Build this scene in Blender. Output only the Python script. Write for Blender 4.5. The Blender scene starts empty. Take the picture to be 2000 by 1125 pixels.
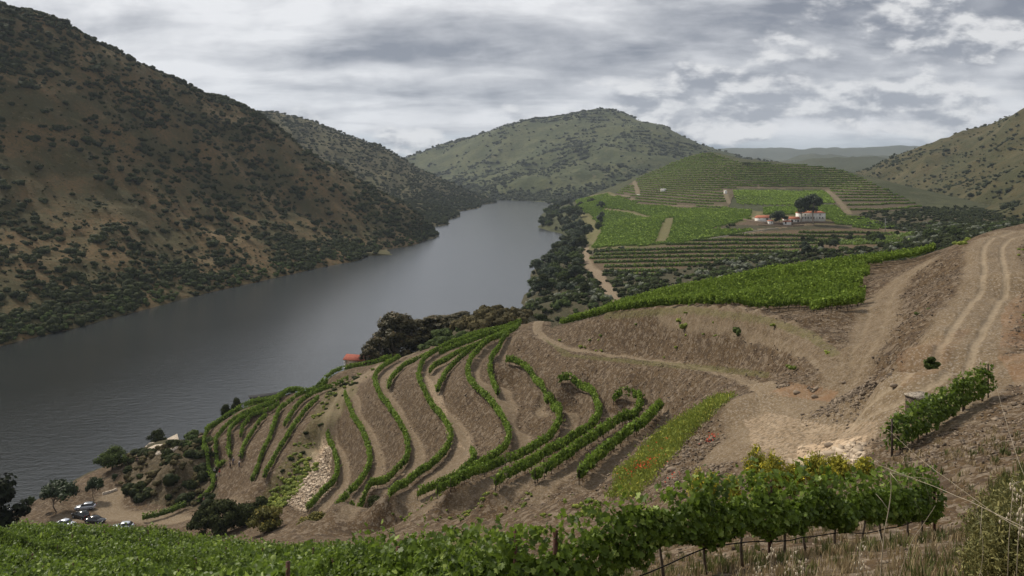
import bpy, math, random
import numpy as np
from math import radians
random.seed(7); rng = np.random.default_rng(7)
scene = bpy.context.scene
COL = scene.collection
# ---------------------------------------------------------------- camera, sky, sun, exposure
FPX, U0, V0, ZC = 1570.0, 1000.0, 330.0, 85.0      # focal length in px of a 2000 px wide frame, centre column, horizon row, eye height over the river
cd = bpy.data.cameras.new("camera"); cam = bpy.data.objects.new("camera", cd); COL.objects.link(cam)
cam.location = (0, 0, ZC); cam.rotation_euler = (radians(90), 0, 0)
cd.sensor_width = 36.0; cd.lens = 36.0 * FPX / 2000.0; cd.shift_y = -(562.5 - V0) / 2000.0
cd.clip_start = 0.1; cd.clip_end = 60000
scene.camera = cam
SUN_EL, SUN_AZ = radians(45), radians(-50)            # azimuth clockwise from the viewing direction (+Y)
ld = bpy.data.lights.new("sun", 'SUN'); ld.energy = 4.0; ld.angle = radians(7); ld.color = (1.0, 0.92, 0.79)
sun = bpy.data.objects.new("sun", ld); COL.objects.link(sun)
sun.rotation_euler = (math.pi / 2 - SUN_EL, 0, -SUN_AZ + math.pi)
sun.rotation_euler = (radians(90) - SUN_EL, 0, math.pi - SUN_AZ)
scene.view_settings.view_transform = 'Standard'; scene.view_settings.look = 'None'
scene.view_settings.exposure = 0.12; scene.view_settings.gamma = 1.0

class NT:
    """tiny node helper"""
    def __init__(s, tree): s.t = tree; s.n = tree.nodes; s.l = tree.links
    def add(s, typ, **kw):
        n = s.n.new(typ)
        for k, v in kw.items():
            if k.startswith('i_'):
                key = k[2:].replace('_', ' '); s.set(n, key, v)
            else: setattr(n, k, v)
        return n
    def set(s, n, key, v):
        sock = n.inputs[int(key) if key.isdigit() else key]
        if isinstance(v, bpy.types.NodeSocket): s.l.new(v, sock)
        else: sock.default_value = v
    def m(s, op, a, b=None, c=None, clamp=False):
        n = s.n.new('ShaderNodeMath'); n.operation = op; n.use_clamp = clamp
        for i, v in enumerate((a, b, c)):
            if v is None: continue
            if isinstance(v, bpy.types.NodeSocket): s.l.new(v, n.inputs[i])
            else: n.inputs[i].default_value = v
        return n.outputs[0]
    def mix(s, f, a, b, blend='MIX'):
        n = s.n.new('ShaderNodeMix'); n.data_type = 'RGBA'; n.blend_type = blend; n.clamp_factor = True
        for i, v in ((0, f), (6, a), (7, b)):
            if isinstance(v, bpy.types.NodeSocket): s.l.new(v, n.inputs[i])
            else: n.inputs[i].default_value = v if i == 0 else (tuple(v) + (1,))[:4]
        return n.outputs[2]
    def noise(s, vec, scale, detail=6, rough=0.55, dist=0.0):
        n = s.n.new('ShaderNodeTexNoise'); n.inputs['Scale'].default_value = scale; n.inputs['Detail'].default_value = detail
        n.inputs['Roughness'].default_value = rough; n.inputs['Distortion'].default_value = dist
        if vec is not None: s.l.new(vec, n.inputs['Vector'])
        return n.outputs['Fac']
    def smooth(s, x, a, b):
        n = s.n.new('ShaderNodeMapRange'); n.interpolation_type = 'SMOOTHSTEP'
        s.l.new(x, n.inputs[0]); n.inputs[1].default_value = a; n.inputs[2].default_value = b
        return n.outputs[0]
    def attr(s, name):
        n = s.n.new('ShaderNodeAttribute'); n.attribute_name = name; return n.outputs['Fac']

# ---- world: physical sky above, a cloud deck in front of it
world = bpy.data.worlds.new("World"); scene.world = world; world.use_nodes = True
w = NT(world.node_tree); w.n.clear()
tc = w.add('ShaderNodeTexCoord'); sep = w.add('ShaderNodeSeparateXYZ'); w.l.new(tc.outputs['Generated'], sep.inputs[0])
X, Y, Z = sep.outputs
zpos = w.m('MAXIMUM', Z, 0.0)
den = w.m('ADD', zpos, 0.19)
px, py = w.m('DIVIDE', X, den), w.m('DIVIDE', Y, den)
deck = w.add('ShaderNodeCombineXYZ'); w.l.new(px, deck.inputs[0]); w.l.new(py, deck.inputs[1])
sk = w.add('ShaderNodeTexSky', sky_type='NISHITA', sun_disc=False, sun_elevation=SUN_EL, sun_rotation=SUN_AZ)
skc = w.mix(1.0, sk.outputs[0], (0.036, 0.055, 0.088), 'MULTIPLY')
azx = w.m('DIVIDE', X, w.m('MAXIMUM', Y, 0.2))        # tangent of azimuth
elz = w.m('DIVIDE', Z, w.m('MAXIMUM', Y, 0.2))        # tangent of elevation
# high layered deck
mp = w.add('ShaderNodeMapping'); mp.inputs['Scale'].default_value = (0.9, 1.5, 1); mp.inputs['Location'].default_value = (3.1, 0.4, 0); w.l.new(deck.outputs[0], mp.inputs[0])
n1 = w.noise(mp.outputs[0], 0.75, 7, 0.5, 0.5)
mp1 = w.add('ShaderNodeMapping'); mp1.inputs['Scale'].default_value = (1.2, 1.9, 1); mp1.inputs['Location'].default_value = (1.3, 7.4, 0); w.l.new(deck.outputs[0], mp1.inputs[0])
n1b = w.noise(mp1.outputs[0], 1.6, 8, 0.58, 0.3)
hi = w.m('ADD', w.m('MULTIPLY', n1, 0.55), w.m('MULTIPLY', n1b, 0.45))
t1 = w.m('ADD', 0.12, w.m('MULTIPLY', w.smooth(hi, 0.33, 0.68), 1.0))
def bump(cx, cz, sx, sz):
    a = w.m('DIVIDE', w.m('SUBTRACT', azx, cx), sx); b = w.m('DIVIDE', w.m('SUBTRACT', elz, cz), sz)
    return w.m('EXPONENT', w.m('MULTIPLY', w.m('ADD', w.m('MULTIPLY', a, a), w.m('MULTIPLY', b, b)), -1.0))
for sgn, amp, args in (('ADD', 0.28, (0.03, 0.19, 0.32, 0.05)), ('ADD', 0.10, (-0.45, 0.20, 0.25, 0.05)), ('SUBTRACT', 1.15, (0.60, 0.210, 0.27, 0.050)), ('SUBTRACT', 0.22, (-0.12, 0.145, 0.36, 0.012)),
                       ('SUBTRACT', 0.15, (-0.22, 0.096, 0.34, 0.014)), ('ADD', 0.18, (-0.20, 0.120, 0.30, 0.010)), ('ADD', 0.25, (-0.2, 0.04, 0.3, 0.03))):
    t1 = w.m(sgn, t1, w.m('MULTIPLY', bump(*args), amp))
t1 = w.m('MULTIPLY', t1, 1.0, clamp=True)
def cum(dx, dz, sc, det):
    c = w.add('ShaderNodeCombineXYZ'); w.l.new(w.m('ADD', azx, dx), c.inputs[0]); w.l.new(w.m('MULTIPLY', w.m('ADD', elz, dz), 2.1), c.inputs[1]); c.inputs[2].default_value = 2.3
    return w.noise(c.outputs[0], sc, det, 0.55, 0.1)
puff = cum(1.3, 0, 7.0, 8)
t1 = w.m('ADD', t1, w.m('MULTIPLY', w.m('SUBTRACT', puff, 0.52), 1.7), clamp=True)
deckc = w.mix(t1, (0.185, 0.205, 0.255), (0.80, 0.805, 0.825))
big_ = cum(0.37, 0, 5.0, 3); c0 = cum(0, 0, 10.5, 10); c1 = cum(-0.003, 0.011, 10.5, 10)
cov = w.m('ADD', w.m('MULTIPLY', big_, 0.55), w.m('MULTIPLY', c0, 0.45))
cov = w.m('ADD', cov, w.m('MULTIPLY', bump(0.44, 0.095, 0.34, 0.06), 0.125))
cov = w.m('ADD', cov, w.m('MULTIPLY', bump(-0.12, 0.035, 0.12, 0.02), 0.06))
cov = w.m('SUBTRACT', cov, w.m('MULTIPLY', bump(-0.45, 0.15, 0.36, 0.12), 0.20))
cov = w.m('SUBTRACT', cov, w.m('MULTIPLY', bump(-0.05, 0.20, 0.25, 0.09), 0.20))
cov = w.m('SUBTRACT', cov, w.m('MULTIPLY', bump(0.35, 0.022, 0.3, 0.012), 0.09))
cmask = w.smooth(cov, 0.488, 0.565)
lit = w.smooth(w.m('ADD', w.m('MULTIPLY', w.m('SUBTRACT', c0, c1), 1.0), w.m('MULTIPLY', w.m('SUBTRACT', cov, 0.6), -0.30)), -0.085, 0.085)
cumc = w.mix(lit, (0.235, 0.255, 0.305), (0.82, 0.815, 0.815))
skyc = w.mix(w.m('MULTIPLY', w.smooth(hi, 0.18, 0.32), w.m('ADD', 0.40, w.smooth(elz, 0.015, 0.075), clamp=True)), skc, deckc)
skyc = w.mix(w.m('MULTIPLY', cmask, 0.88), skyc, cumc)
below = w.mix(w.smooth(Z, -0.02, 0.0), (0.10, 0.095, 0.08), skyc)
bg = w.add('ShaderNodeBackground'); w.l.new(below, bg.inputs[0]); bg.inputs[1].default_value = 1.0
wo = w.add('ShaderNodeOutputWorld'); w.l.new(bg.outputs[0], wo.inputs[0])

# ---------------------------------------------------------------- numbers
def W(u, D, zr): return ((u - U0) / FPX * D, D, zr)
def P(u, v, D): return ((u - U0) / FPX * D, D, -(v - V0) / FPX * D)
_perm = np.random.default_rng(3).permutation(4096)
def _h(i, j, s):
    return _perm[(_perm[(i + s * 131) & 4095] + j) & 4095]
def perlin(x, y, s=0):
    xi = np.floor(x).astype(np.int64); yi = np.floor(y).astype(np.int64); xf = x - xi; yf = y - yi
    def g(i, j, fx, fy):
        a = _h(i, j, s) * (2 * np.pi / 4096); return np.cos(a) * fx + np.sin(a) * fy
    u = xf * xf * xf * (xf * (xf * 6 - 15) + 10); v = yf * yf * yf * (yf * (yf * 6 - 15) + 10)
    a = g(xi, yi, xf, yf); b = g(xi + 1, yi, xf - 1, yf); c = g(xi, yi + 1, xf, yf - 1); d = g(xi + 1, yi + 1, xf - 1, yf - 1)
    return (a + u * (b - a)) * (1 - v) + (c + u * (d - c)) * v
def fbm(x, y, o=4, s=0, g=0.5):
    r = np.zeros_like(x); a = 1.0
    for k in range(o):
        r += a * perlin(x * 2 ** k + 17.3 * k, y * 2 ** k - 9.1 * k, s + k); a *= g
    return r
def sst(x, a, b):
    t = np.clip((x - a) / (b - a), 0, 1); return t * t * (3 - 2 * t)
def inpoly(u, v, poly):
    r = np.zeros(u.shape, bool); n = len(poly)
    for i in range(n):
        x1, y1 = poly[i]; x2, y2 = poly[(i + 1) % n]
        if y1 == y2: continue
        c = ((y1 > v) != (y2 > v)) & (u < (x2 - x1) * (v - y1) / (y2 - y1) + x1); r ^= c
    return r
class RBF:
    def __init__(s, pts, vals=None, c=0.03, rg=2e-4):
        pts = np.array(pts, float); x, y = pts[:, 0], pts[:, 1]; r = np.hypot(x, y)
        s.c = c; s.p = np.stack([np.arctan2(x, y), np.log(r)], 1)
        q = pts[:, 2] / r if vals is None else np.array(vals, float)
        n = len(s.p); A = np.zeros((n + 3, n + 3))
        d = np.linalg.norm(s.p[:, None] - s.p[None], axis=2)
        A[:n, :n] = -np.sqrt(d * d + c * c) + np.eye(n) * rg; A[:n, n] = 1; A[:n, n + 1:] = s.p; A[n, :n] = 1; A[n + 1:, :n] = s.p.T
        s.w = np.linalg.solve(A, np.concatenate([q, [0, 0, 0]])); s.n = n
    def __call__(s, x, y):
        sh = x.shape; x = x.ravel(); y = y.ravel(); out = np.empty(x.shape)
        for i in range(0, len(x), 60000):
            xx, yy = x[i:i + 60000], y[i:i + 60000]
            a = np.arctan2(xx, yy); l = np.log(np.maximum(np.hypot(xx, yy), 1.2)); acc = s.w[s.n] + s.w[s.n + 1] * a + s.w[s.n + 2] * l
            d = (a[:, None] - s.p[None, :, 0]) ** 2 + (l[:, None] - s.p[None, :, 1]) ** 2
            out[i:i + 60000] = acc - np.sqrt(d + s.c ** 2) @ s.w[:s.n]
        return out.reshape(sh)
def poly3(uv, z):
    """image polyline with heights below the eye at both ends (or a list) -> world points"""
    uv = np.array(uv, float); z = np.interp(np.linspace(0, 1, len(uv)), np.linspace(0, 1, len(z)), z) if hasattr(z, '__len__') else np.full(len(uv), float(z))
    D = -z * FPX / (uv[:, 1] - V0)
    return np.stack([(uv[:, 0] - U0) / FPX * D, D, z], 1)
# ---- vine rows of the curved terraces, traced along their feet
R = {
 0: ([(640,862),(651,886),(660,915),(657,944),(638,964),(616,986),(600,1002)], (-61.5,-61.5)),
 1: ([(673,776),(686,817),(708,849),(721,887),(723,918),(708,945),(686,970),(657,999)], (-56,-56.5,-57.5)),
 2: ([(779,706),(744,724),(729,743),(737,772),(763,807),(785,842),(798,878),(795,910),(772,933),(740,959),(712,977),(686,999)], (-51.5,-51.5,-53)),
 3: ([(1004,642),(930,662),(870,682),(832,703),(820,724),(816,748),(834,785),(854,815),(879,845),(881,874),(861,905),(824,934),(790,957),(758,988)], (-42.5,-46,-47,-47,-48)),
 5: ([(1010,648),(975,664),(946,678),(922,702),(912,728),(919,760),(954,790),(984,830),(997,864),(984,895),(929,928),(884,956),(854,976)], (-39.8,-42,-42.5,-42.5,-43.5)),
 6: ([(988,714),(1013,716),(1036,731),(1060,765),(1090,805),(1095,835),(1075,866),(1040,890),(1000,908),(960,924),(920,940),(880,962)], (-39.2,-39.4,-39.6,-40.8)),
 7: ([(1088,756),(1136,756),(1161,780),(1173,810),(1161,845),(1121,866),(1050,910),(1000,938),(968,960)], (-36.9,-36.6,-36.3,-36.6,-37.2)),
 8: ([(1198,781),(1246,776),(1254,796),(1221,832),(1176,858),(1110,901),(1045,949)], (-34.4,-34.1,-34.0,-34.1,-34.2)),
 9: ([(1291,806),(1251,848),(1201,876),(1166,910),(1131,948)], (-31.3,-31.8)),
}
LVL = {0:0, 1:1, 2:2, 3:3, 5:4, 6:5, 7:6, 8:7, 9:8}
RX = {  # shorter rows squeezed between the others
 'a': ([(1018,634),(960,650),(905,668),(850,684),(801,704),(778,720),(762,740),(758,758)], (-41.5,-48.5,-50)),
 'b': ([(1016,640),(980,652),(925,666),(888,680),(858,695)], (-41,-45)),
 'c': ([(1012,645),(960,662),(915,680),(880,698),(850,716),(839,728)], (-40.5,-44.5,-45.5)),
 'd': ([(990,655),(945,672),(915,690),(885,708),(868,728),(858,750),(854,763)], (-40.5,-43.5,-44.8)),
 'f': ([(992,662),(978,680),(962,702),(956,722),(962,744),(972,774)], (-39,-40.2,-41.6)),
 'h': ([(921,876),(929,900),(900,926),(856,948),(815,963)], (-44.5,-45,-46.5)),
}
L = {
 0: ([(765,704),(700,720),(638,742),(574,764),(529,780),(478,801),(430,824),(401,852),(396,881),(408,918),(419,948),(414,968),(388,986)], (-56.5,-60,-64,-71,-74.5,-75.5,-77)),
 1: ([(640,748),(590,767),(548,784),(494,806),(456,828),(427,850),(419,875),(427,900),(438,911)], (-62,-65.5,-71,-72.5)),
 2: ([(600,772),(529,796),(472,822),(449,844),(446,870),(449,899)], (-63.5,-67,-69.5,-71)),
 3: ([(545,795),(505,810),(491,819),(475,838),(470,859)], (-65.0,-67.5,-69)),
 4: ([(520,819),(494,848),(478,876),(470,902)], (-66,-68,-69.3)),
 5: ([(640,752),(590,772),(548,800),(536,832),(526,867),(510,899),(492,947)], (-60.5,-63.5,-65,-68)),
 6: ([(680,744),(625,768),(590,790),(568,816),(555,838)], (-58,-62,-63.2)),
 7: ([(622,784),(600,803),(577,835),(555,867),(532,905),(516,940)], (-59,-61,-64.5)),
}
def resample_(p, step):
    d = np.concatenate([[0], np.cumsum(np.linalg.norm(np.diff(p, axis=0), axis=1))]); s_ = np.linspace(0, d[-1], max(2, int(d[-1] / step) + 1)); return np.stack([np.interp(s_, d, p[:, k]) for k in range(3)], 1)
def rows3(d): return {k: poly3(*v) for k, v in d.items()}
R3, RX3, L3 = rows3(R), rows3(RX), rows3(L)
# ---- component N: the spur the camera stands on
N = []
for d in (R3, RX3, L3):
    for k, p in d.items(): N += [tuple(q) for q in resample_(p, 4.0 if d is R3 else 9.0)]
N += [P(*t) for t in [
 # foreground hill
 (1825,1058,22),(1640,1085,18.5),(1385,1122,15),(1900,900,28),(1960,800,40),(2060,760,42),(2000,705,52),(2100,640,62),(2000,600,72),(2100,500,95),
 (1700,940,32),(1500,960,40),(1300,940,64),(1190,975,69),(1430,792,73),(1050,985,78),(1240,930,70),(1350,860,72),
 # road of two ruts, level
 (1800,785,51),(1745,890,38),(1930,778,43),(1700,800,57),(1990,540,80),(2000,480,108),
 # lower track, yard
 (1700,622,92),(1720,572,111),(1790,522,136),(1650,720,75),(1640,760,69),(1560,790,68),(1480,800,71),(1500,850,62),(1550,890,56),(1620,905,53),(1420,760,86),
 (1760,640,80),(1830,560,100),(1870,500,122),(1750,720,64),
 # lower road and the lip above it

 
 (1100,630,178),(1350,597,136),(1450,592,118),(1600,613,95),(1680,598,98),
 (1200,604,168),(1300,580,158),(1500,542,144),(1700,515,146),(1820,495,149),(1880,472,150),(1950,450,150),(2100,430,150),
 (1030,688,166),(1360,780,98),(1330,830,94),(1300,765,111),
 # track down the nose of the spur
 (800,694,229),(740,714,222),(690,747,211),(655,792,195),(640,842,182),(615,882,175),(600,922,167),(580,960,158),(640,992,139),
 (540,985,160),(700,1015,126),(800,1022,110),(900,1002,99),(1000,1005,88),(450,1035,152),(620,1035,129),(760,1045,112),
 # lot by the river
 (470,960,172),(430,990,178),(150,1002,185),(250,1012,181),(250,945,203),(100,960,199),(350,900,199),(300,930,200),(280,985,190),(400,1003,176),(300,1025,176),(60,1000,190),(330,880,212),
 (350,864,224),(270,884,226),(200,912,220),(150,945,209),(60,988,197),(300,865,229)]]
N += [W(*t) for t in [
 (0,60,-28.3),(0,32,-17.9),(400,30,-16.6),(400,55,-27.0),(700,36,-18.8),(700,20,-11.2),(-300,40,-23),(-300,80,-42),(1000,13,-7.7),(1000,30,-16.5),(1000,55,-27),(850,15,-8.8),
 (200,58,-27.7),(200,100,-52),(0,100,-52),(0,150,-74),(0,190,-82),(200,150,-72),(450,100,-48),(600,70,-33.5),(600,100,-46),(800,60,-29.5),(800,85,-39.5),(1200,30,-14.8),(1200,50,-22.5),
 (-300,140,-72),(-300,190,-83),(1400,30,-13.5),(1600,24,-11),
 (1000,4,-3.0),(0,4,-3.6),(2000,4,-2.4),(1000,7,-4.6),(0,12,-8.5),(2000,9,-4.6),(2000,16,-7.2),(1700,7,-4.0),(1400,8,-4.6),(-2000,4,-4.5),(4500,4,-1.3),(4500,12,-1.5),(4000,40,-3),
 (1000,1.5,-1.9),(3000,1.5,-1.2),(-1000,1.5,-2.3),
 # falling away out of sight behind the skyline of the spur
 (1050,230,-55),(1150,215,-52),(1300,200,-43),(1500,190,-38),(1700,190,-36),(1850,190,-30),(2000,200,-26),(2200,220,-20),
 (1150,280,-72),(1300,270,-66),(1500,260,-60),(1700,260,-57),(1900,270,-52),(2100,280,-45),
 (1150,420,-110),(1400,420,-110),(1700,420,-110),(2000,450,-110),(2400,450,-110),
 (800,285,-74),(700,272,-80),(600,275,-87),(500,265,-92),(400,250,-95),(300,245,-92),(200,236,-90),(100,225,-90),(0,213,-90),(-200,215,-90),
 (800,320,-100),(600,330,-110),(300,330,-110),(0,330,-110),(-300,300,-110),
 (800,500,-140),(400,500,-140),(1200,600,-150),(1800,650,-150),(0,500,-140)]]
ROADC = poly3([(1052,628),(1046,645),(1065,663),(1110,681),(1180,692),(1260,702),(1340,715),(1420,731),(1480,752)], [-35.3,-35.6,-35.3,-34.4,-32.8,-30.8,-28,-25.2,-22.8])
def level_road(c, hw, step):
    q = resample_(c, step); T = np.gradient(q[:, :2], axis=0); T /= np.linalg.norm(T, axis=1)[:, None]; out = []
    for (x, y, z), (tx, ty) in zip(q, T): out += [(x, y, z), (x + ty * hw, y - tx * hw, z), (x - ty * hw, y + tx * hw, z)]
    return out
N += level_road(ROADC, 1.3, 4.0)
ROADB = np.array([P(*t) for t in [(1830,745,50),(1865,680,58),(1900,620,68),(1932,570,78),(1948,535,87),(1936,490,103),(1955,464,118),(2000,449,128)]]); N += level_road(ROADB, 2.4, 7.0)
LIP = np.array([P(*t) for t in [(1085,642,176),(1140,628,161),(1200,617,150),(1300,607,134),(1350,606,125),(1420,612,110),(1500,626,98),(1560,642,91),(1600,664,84),(1630,690,78),(1640,716,73)]]); LQ = resample_(LIP, 5.0)
N += [tuple(q) for q in LQ] + [(q[0] + 2.0, q[1] + 3.0, q[2] + 0.1) for q in LQ]
# hump with scrub between the terraces and the river
N += [P(*t) for t in [(960,612,272),(980,606,282),(1000,608,290),(930,618,270),(905,630,266),(1020,616,300),(870,656,255),(1040,618,290),(840,672,246),(990,628,250),(950,640,244)]]
N += [W(985,350,-84),W(1050,360,-88),W(900,330,-90)]
fN = RBF(N, c=0.025, rg=1.5e-4)
# ---- component M: the vineyard hill with the white house
M = [P(*t) for t in [
 (1025,575,545),(1040,545,620),(1062,512,733),(1092,482,878),(1090,455,1068),(1070,428,1362),(1085,402,1853),
 (1150,487,702),(1145,520,600),(1185,560,478),(1200,600,395),(1125,405,1214),(1300,470,695),(1480,450,733),(1460,402,942),(1420,377,1047),
 (1430,374,1080),(1620,374,1080),(1650,417,813),(1580,433,770),(1480,433,775),(1300,420,960),(1200,440,850),(1200,385,1300),
 (1450,320,1250),(1380,297,1450),(1560,322,1230),(1640,332,1180),(1700,357,1080),(1800,407,900),(1240,352,1430),(1140,394,1420),(1310,330,1440),
 (1300,375,1180),(1400,345,1200),(1550,350,1150),(1650,370,1060),(1700,400,900),(1320,315,1500),
 (1300,520,545),(1500,500,572),(1700,470,650),(1750,443,742),(1200,540,523),(1400,530,502),(1250,575,430),(1300,560,450),(1600,492,510),(1850,475,470),(1900,442,600),(1800,430,760),
 (1080,590,440),(1050,600,420),(1150,575,450),(1420,550,440),(1700,480,500),(2000,455,520),(1120,540,560),(1100,500,720)]]
M += [W(*t) for t in [(1450,1500,-20),(1560,1450,-25),(1700,1400,-45),(1850,1200,-58),(1380,1750,-5),(1240,1750,-50),(1150,1800,-70),(1300,2100,-60),(1600,2000,-70),(1900,1600,-80),
 (1100,2200,-100),(1000,900,-110),(980,600,-110),(1030,1300,-110),(1040,1800,-110),(900,400,-110),(1500,2800,-120),(2200,900,-60),(2300,500,-45),(2300,330,-50),(1500,330,-68),(1250,330,-78),(1800,330,-60),(1050,330,-95),(700,400,-140),(600,900,-150),(700,2000,-150)]]
fM = RBF(M, c=0.03)
# ---- component A: big hill across the river on the left
A = [P(u, v, 85 * FPX / (v - V0)) for u, v in [(-250,770),(-100,720),(0,676),(150,640),(300,600),(450,562),(550,540),(700,508),(800,480),(848,460)]]
ridgeA = [(0,16,720),(50,30,730),(115,47,750),(150,75,760),(220,107,790),(280,135,820),(350,165,860),(430,192,920),(500,222,960),(550,260,975),(625,310,990),(700,350,1005),(750,380,1015),(820,425,1030)]
A += [P(*t) for t in ridgeA] + [P(-200,-40,690), P(-500,-100,640), P(-900,-100,560)]
A += [P(u, (v0 + v1) / 2 + 8, (D0 + D1) / 2) for (u, v0, D0, v1, D1) in [(0,16,720,676,387),(220,107,790,620,460),(430,192,920,566,565),(625,310,990,525,683)]]
A += [W(u, D * 1.25, -(v - V0) / FPX * D - 0.35 * 0.25 * D) for u, v, D in ridgeA] + [W(u, D * 2.2, -150) for u, v, D in ridgeA[::2]]
A += [W(-900, 300, -85), W(-900, 220, -110)] + [W(u, 85 * FPX / (v - V0) * 0.8, -125) for u, v in [(-250,770),(0,676),(300,600),(550,540),(700,508),(800,480),(848,460)]] + [W(900, 1010, -125), W(930, 1100, -140), W(900,1350,-140)]
fA = RBF(A, c=0.03)
B = [P(u, v, 85 * FPX / (v - V0)) for u, v in [(780,488),(855,457),(872,440),(900,422),(940,405),(968,396)]]
ridgeB = [(300,200,1850),(400,200,1880),(500,217,1900),(560,225,1920),(600,237,1930),(650,252,1940),(700,275,1950),(750,290,1970),(800,322,1990),(850,346,2010),(900,368,2040)]
B += [P(*t) for t in ridgeB] + [P(600,340,1500), P(700,370,1500), P(800,395,1500), P(400,330,1450)]
B += [W(u, D * 1.3, -(v - V0) / FPX * D - 160) for u, v, D in ridgeB] + [W(u, D * 2.0, -220) for u, v, D in ridgeB[::2]]
B += [W(500, 1000, -90), W(300, 900, -90), W(1000, 1900, -125), W(1010, 2150, -125), W(960, 1450, -130), W(920,1100,-130), W(1010,2600,-160)]
fB = RBF(B, c=0.03)
Cc = [P(u, v, 85 * FPX / (v - V0)) for u, v in [(900,389),(970,390.5),(1030,393),(1086,398),(1130,402)]]
ridgeC = [(700,350,3300),(805,313,3350),(850,292,3350),(900,273,3350),(950,255,3350),(1000,237,3350),(1050,231,3350),(1100,228,3350),(1150,218,3300),(1190,214,3300),(1240,236,3150),(1290,248,2950),(1330,268,2800),(1370,292,2650),(1450,330,2500),(1600,345,2400)]
Cc += [P(*t) for t in ridgeC]
Cc += [P(*t) for t in [(1180,255,2950),(1120,300,2700),(1060,335,2500),(1000,372,2280),(1150,345,2350),(1220,300,2600),(1250,350,2300),(1300,320,2500),(960,330,2900),(880,340,3000),(1020,290,3000),(940,375,2500),(1200,375,2150)]]
Cc += [W(u, D * 1.4, -(v - V0) / FPX * D - 200) for u, v, D in ridgeC] + [W(u, D * 2.5, -300) for u, v, D in ridgeC[::3]] + [W(1000,1900,-120), W(1150,1600,-130), W(800,2200,-110), W(1500,1700,-100), W(1800,2300,-100)]
fC = RBF(Cc, c=0.04)
ridgeR = [(1600,366,1750),(1680,341,1720),(1750,311,1700),(1850,274,1600),(1950,234,1500),(2000,213,1450),(2150,160,1380),(2500,60,1200)]
Rr = [P(*t) for t in ridgeR + [(1800,385,1300),(1900,385,1080),(1980,345,1000),(2000,425,750),(1900,436,850),(1850,350,1350),(1950,300,1250),(1750,380,1450),(2050,380,850),(1930,405,960),(2300,400,600),(2500,300,600)]]
Rr += [W(u, D * 1.35, -(v - V0) / FPX * D - 120) for u, v, D in ridgeR] + [W(1700,1150,-95), W(1800,1000,-80), W(1550,1500,-100), W(1450,1750,-110), W(1900,600,-70), W(1300,1500,-150), W(1400,2600,-200), W(2000,3000,-250), W(2300,3000,-250), W(2000,450,-90), W(1600,600,-150)]
fR = RBF(Rr, c=0.03)
def fF(x, y):
    """far blue ranges"""
    a = FPX * x / np.maximum(y, 1) + U0; r = np.hypot(x, y)
    f1 = (330 - (291 + 5 * fbm(a / 130, a * 0 + 3, 3, 11) - 2 * sst(a, 1700, 1950) + 22 * sst(-a, -1330, -1150) * 1.0)) / FPX * 8000 + 10
    f2 = (330 - (303 + 9 * fbm(a / 90, a * 0 + 9, 3, 15) + 26 * sst(-a, -1480, -1300) + 8 * sst(-a, -1600, -1500))) / FPX * 5200
    f3 = (330 - (309 + 8 * np.abs((a - 1665) / 110) ** 1.5 + 3 * fbm(a / 60, a * 0 + 5, 3, 19))) / FPX * 3600
    z = -110 + (f1 + 110) * np.exp(-((r - 8600) / 1100) ** 2)
    z = np.maximum(z, -110 + (f2 + 110) * np.exp(-((r - 5600) / 800) ** 2))
    return np.maximum(z, -110 + (f3 + 110) * np.exp(-((r - 3700) / 500) ** 2))
# ---- level field for the benches of the curved terraces
lp, lv = [], []
for k, p in R3.items():
    for q in p: lp.append(q); lv.append(LVL[k])
for t, n_ in [((1260,702,130),10.5),((1110,683,153),8.5),((1400,727,103),10.5),((1300,765,111),9.4),((1040,650,176),6.5),((600,922,167),-1),((655,800,193),0.2),((1190,975,69),9.2),((1050,985,78),7.6),((900,1002,99),5.4),((700,1015,126),1.6)]:
    lp.append(P(*t)); lv.append(n_)
fL = RBF(lp, lv, c=0.03, rg=3e-3)
TERR = [(1020,645),(1005,690),(985,703),(1012,706),(1040,720),(1060,740),(1088,744),(1140,744),(1180,768),(1250,762),(1290,790),(1330,812),(1300,850),(1190,940),(1080,975),(960,985),(800,1005),(590,1012),(560,1000),(630,850),(668,760),(735,715),(800,690),(900,662)]
MUP = [(1195,384),(1240,352),(1320,315),(1380,297),(1450,319),(1560,321),(1640,331),(1700,356),(1810,408),(1640,420),(1610,370),(1440,368),(1420,412),(1330,405),(1250,398)]
MLO = [(1150,500),(1200,488),(1370,470),(1490,452),(1640,445),(1730,446),(1790,455),(1760,478),(1600,490),(1450,505),(1330,525),(1240,540),(1160,525)]
def comps(x, y):
    r = np.hypot(x, y); big = -400.0
    out = []
    for f, lo, hi in ((fN, 0, 620), (fM, 300, 3200), (fA, 200, 2500), (fB, 800, 4200), (fC, 1500, 8500), (fR, 420, 4500)):
        z = np.full(x.shape, big); m = (r >= lo) & (r <= hi)
        if m.any(): z[m] = f(x[m], y[m]) * r[m]
        out.append(z)
    z = np.full(x.shape, big); m = r > 2600
    if m.any(): z[m] = fF(x[m], y[m])
    out.append(z)
    return out
def stair(s, lo=0.42, hi=0.97):
    f = np.floor(s); t = s - f
    return f + np.where(t < lo, t * 0.12 / lo, 0.12 + 0.88 * sst(t, lo, hi))
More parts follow.
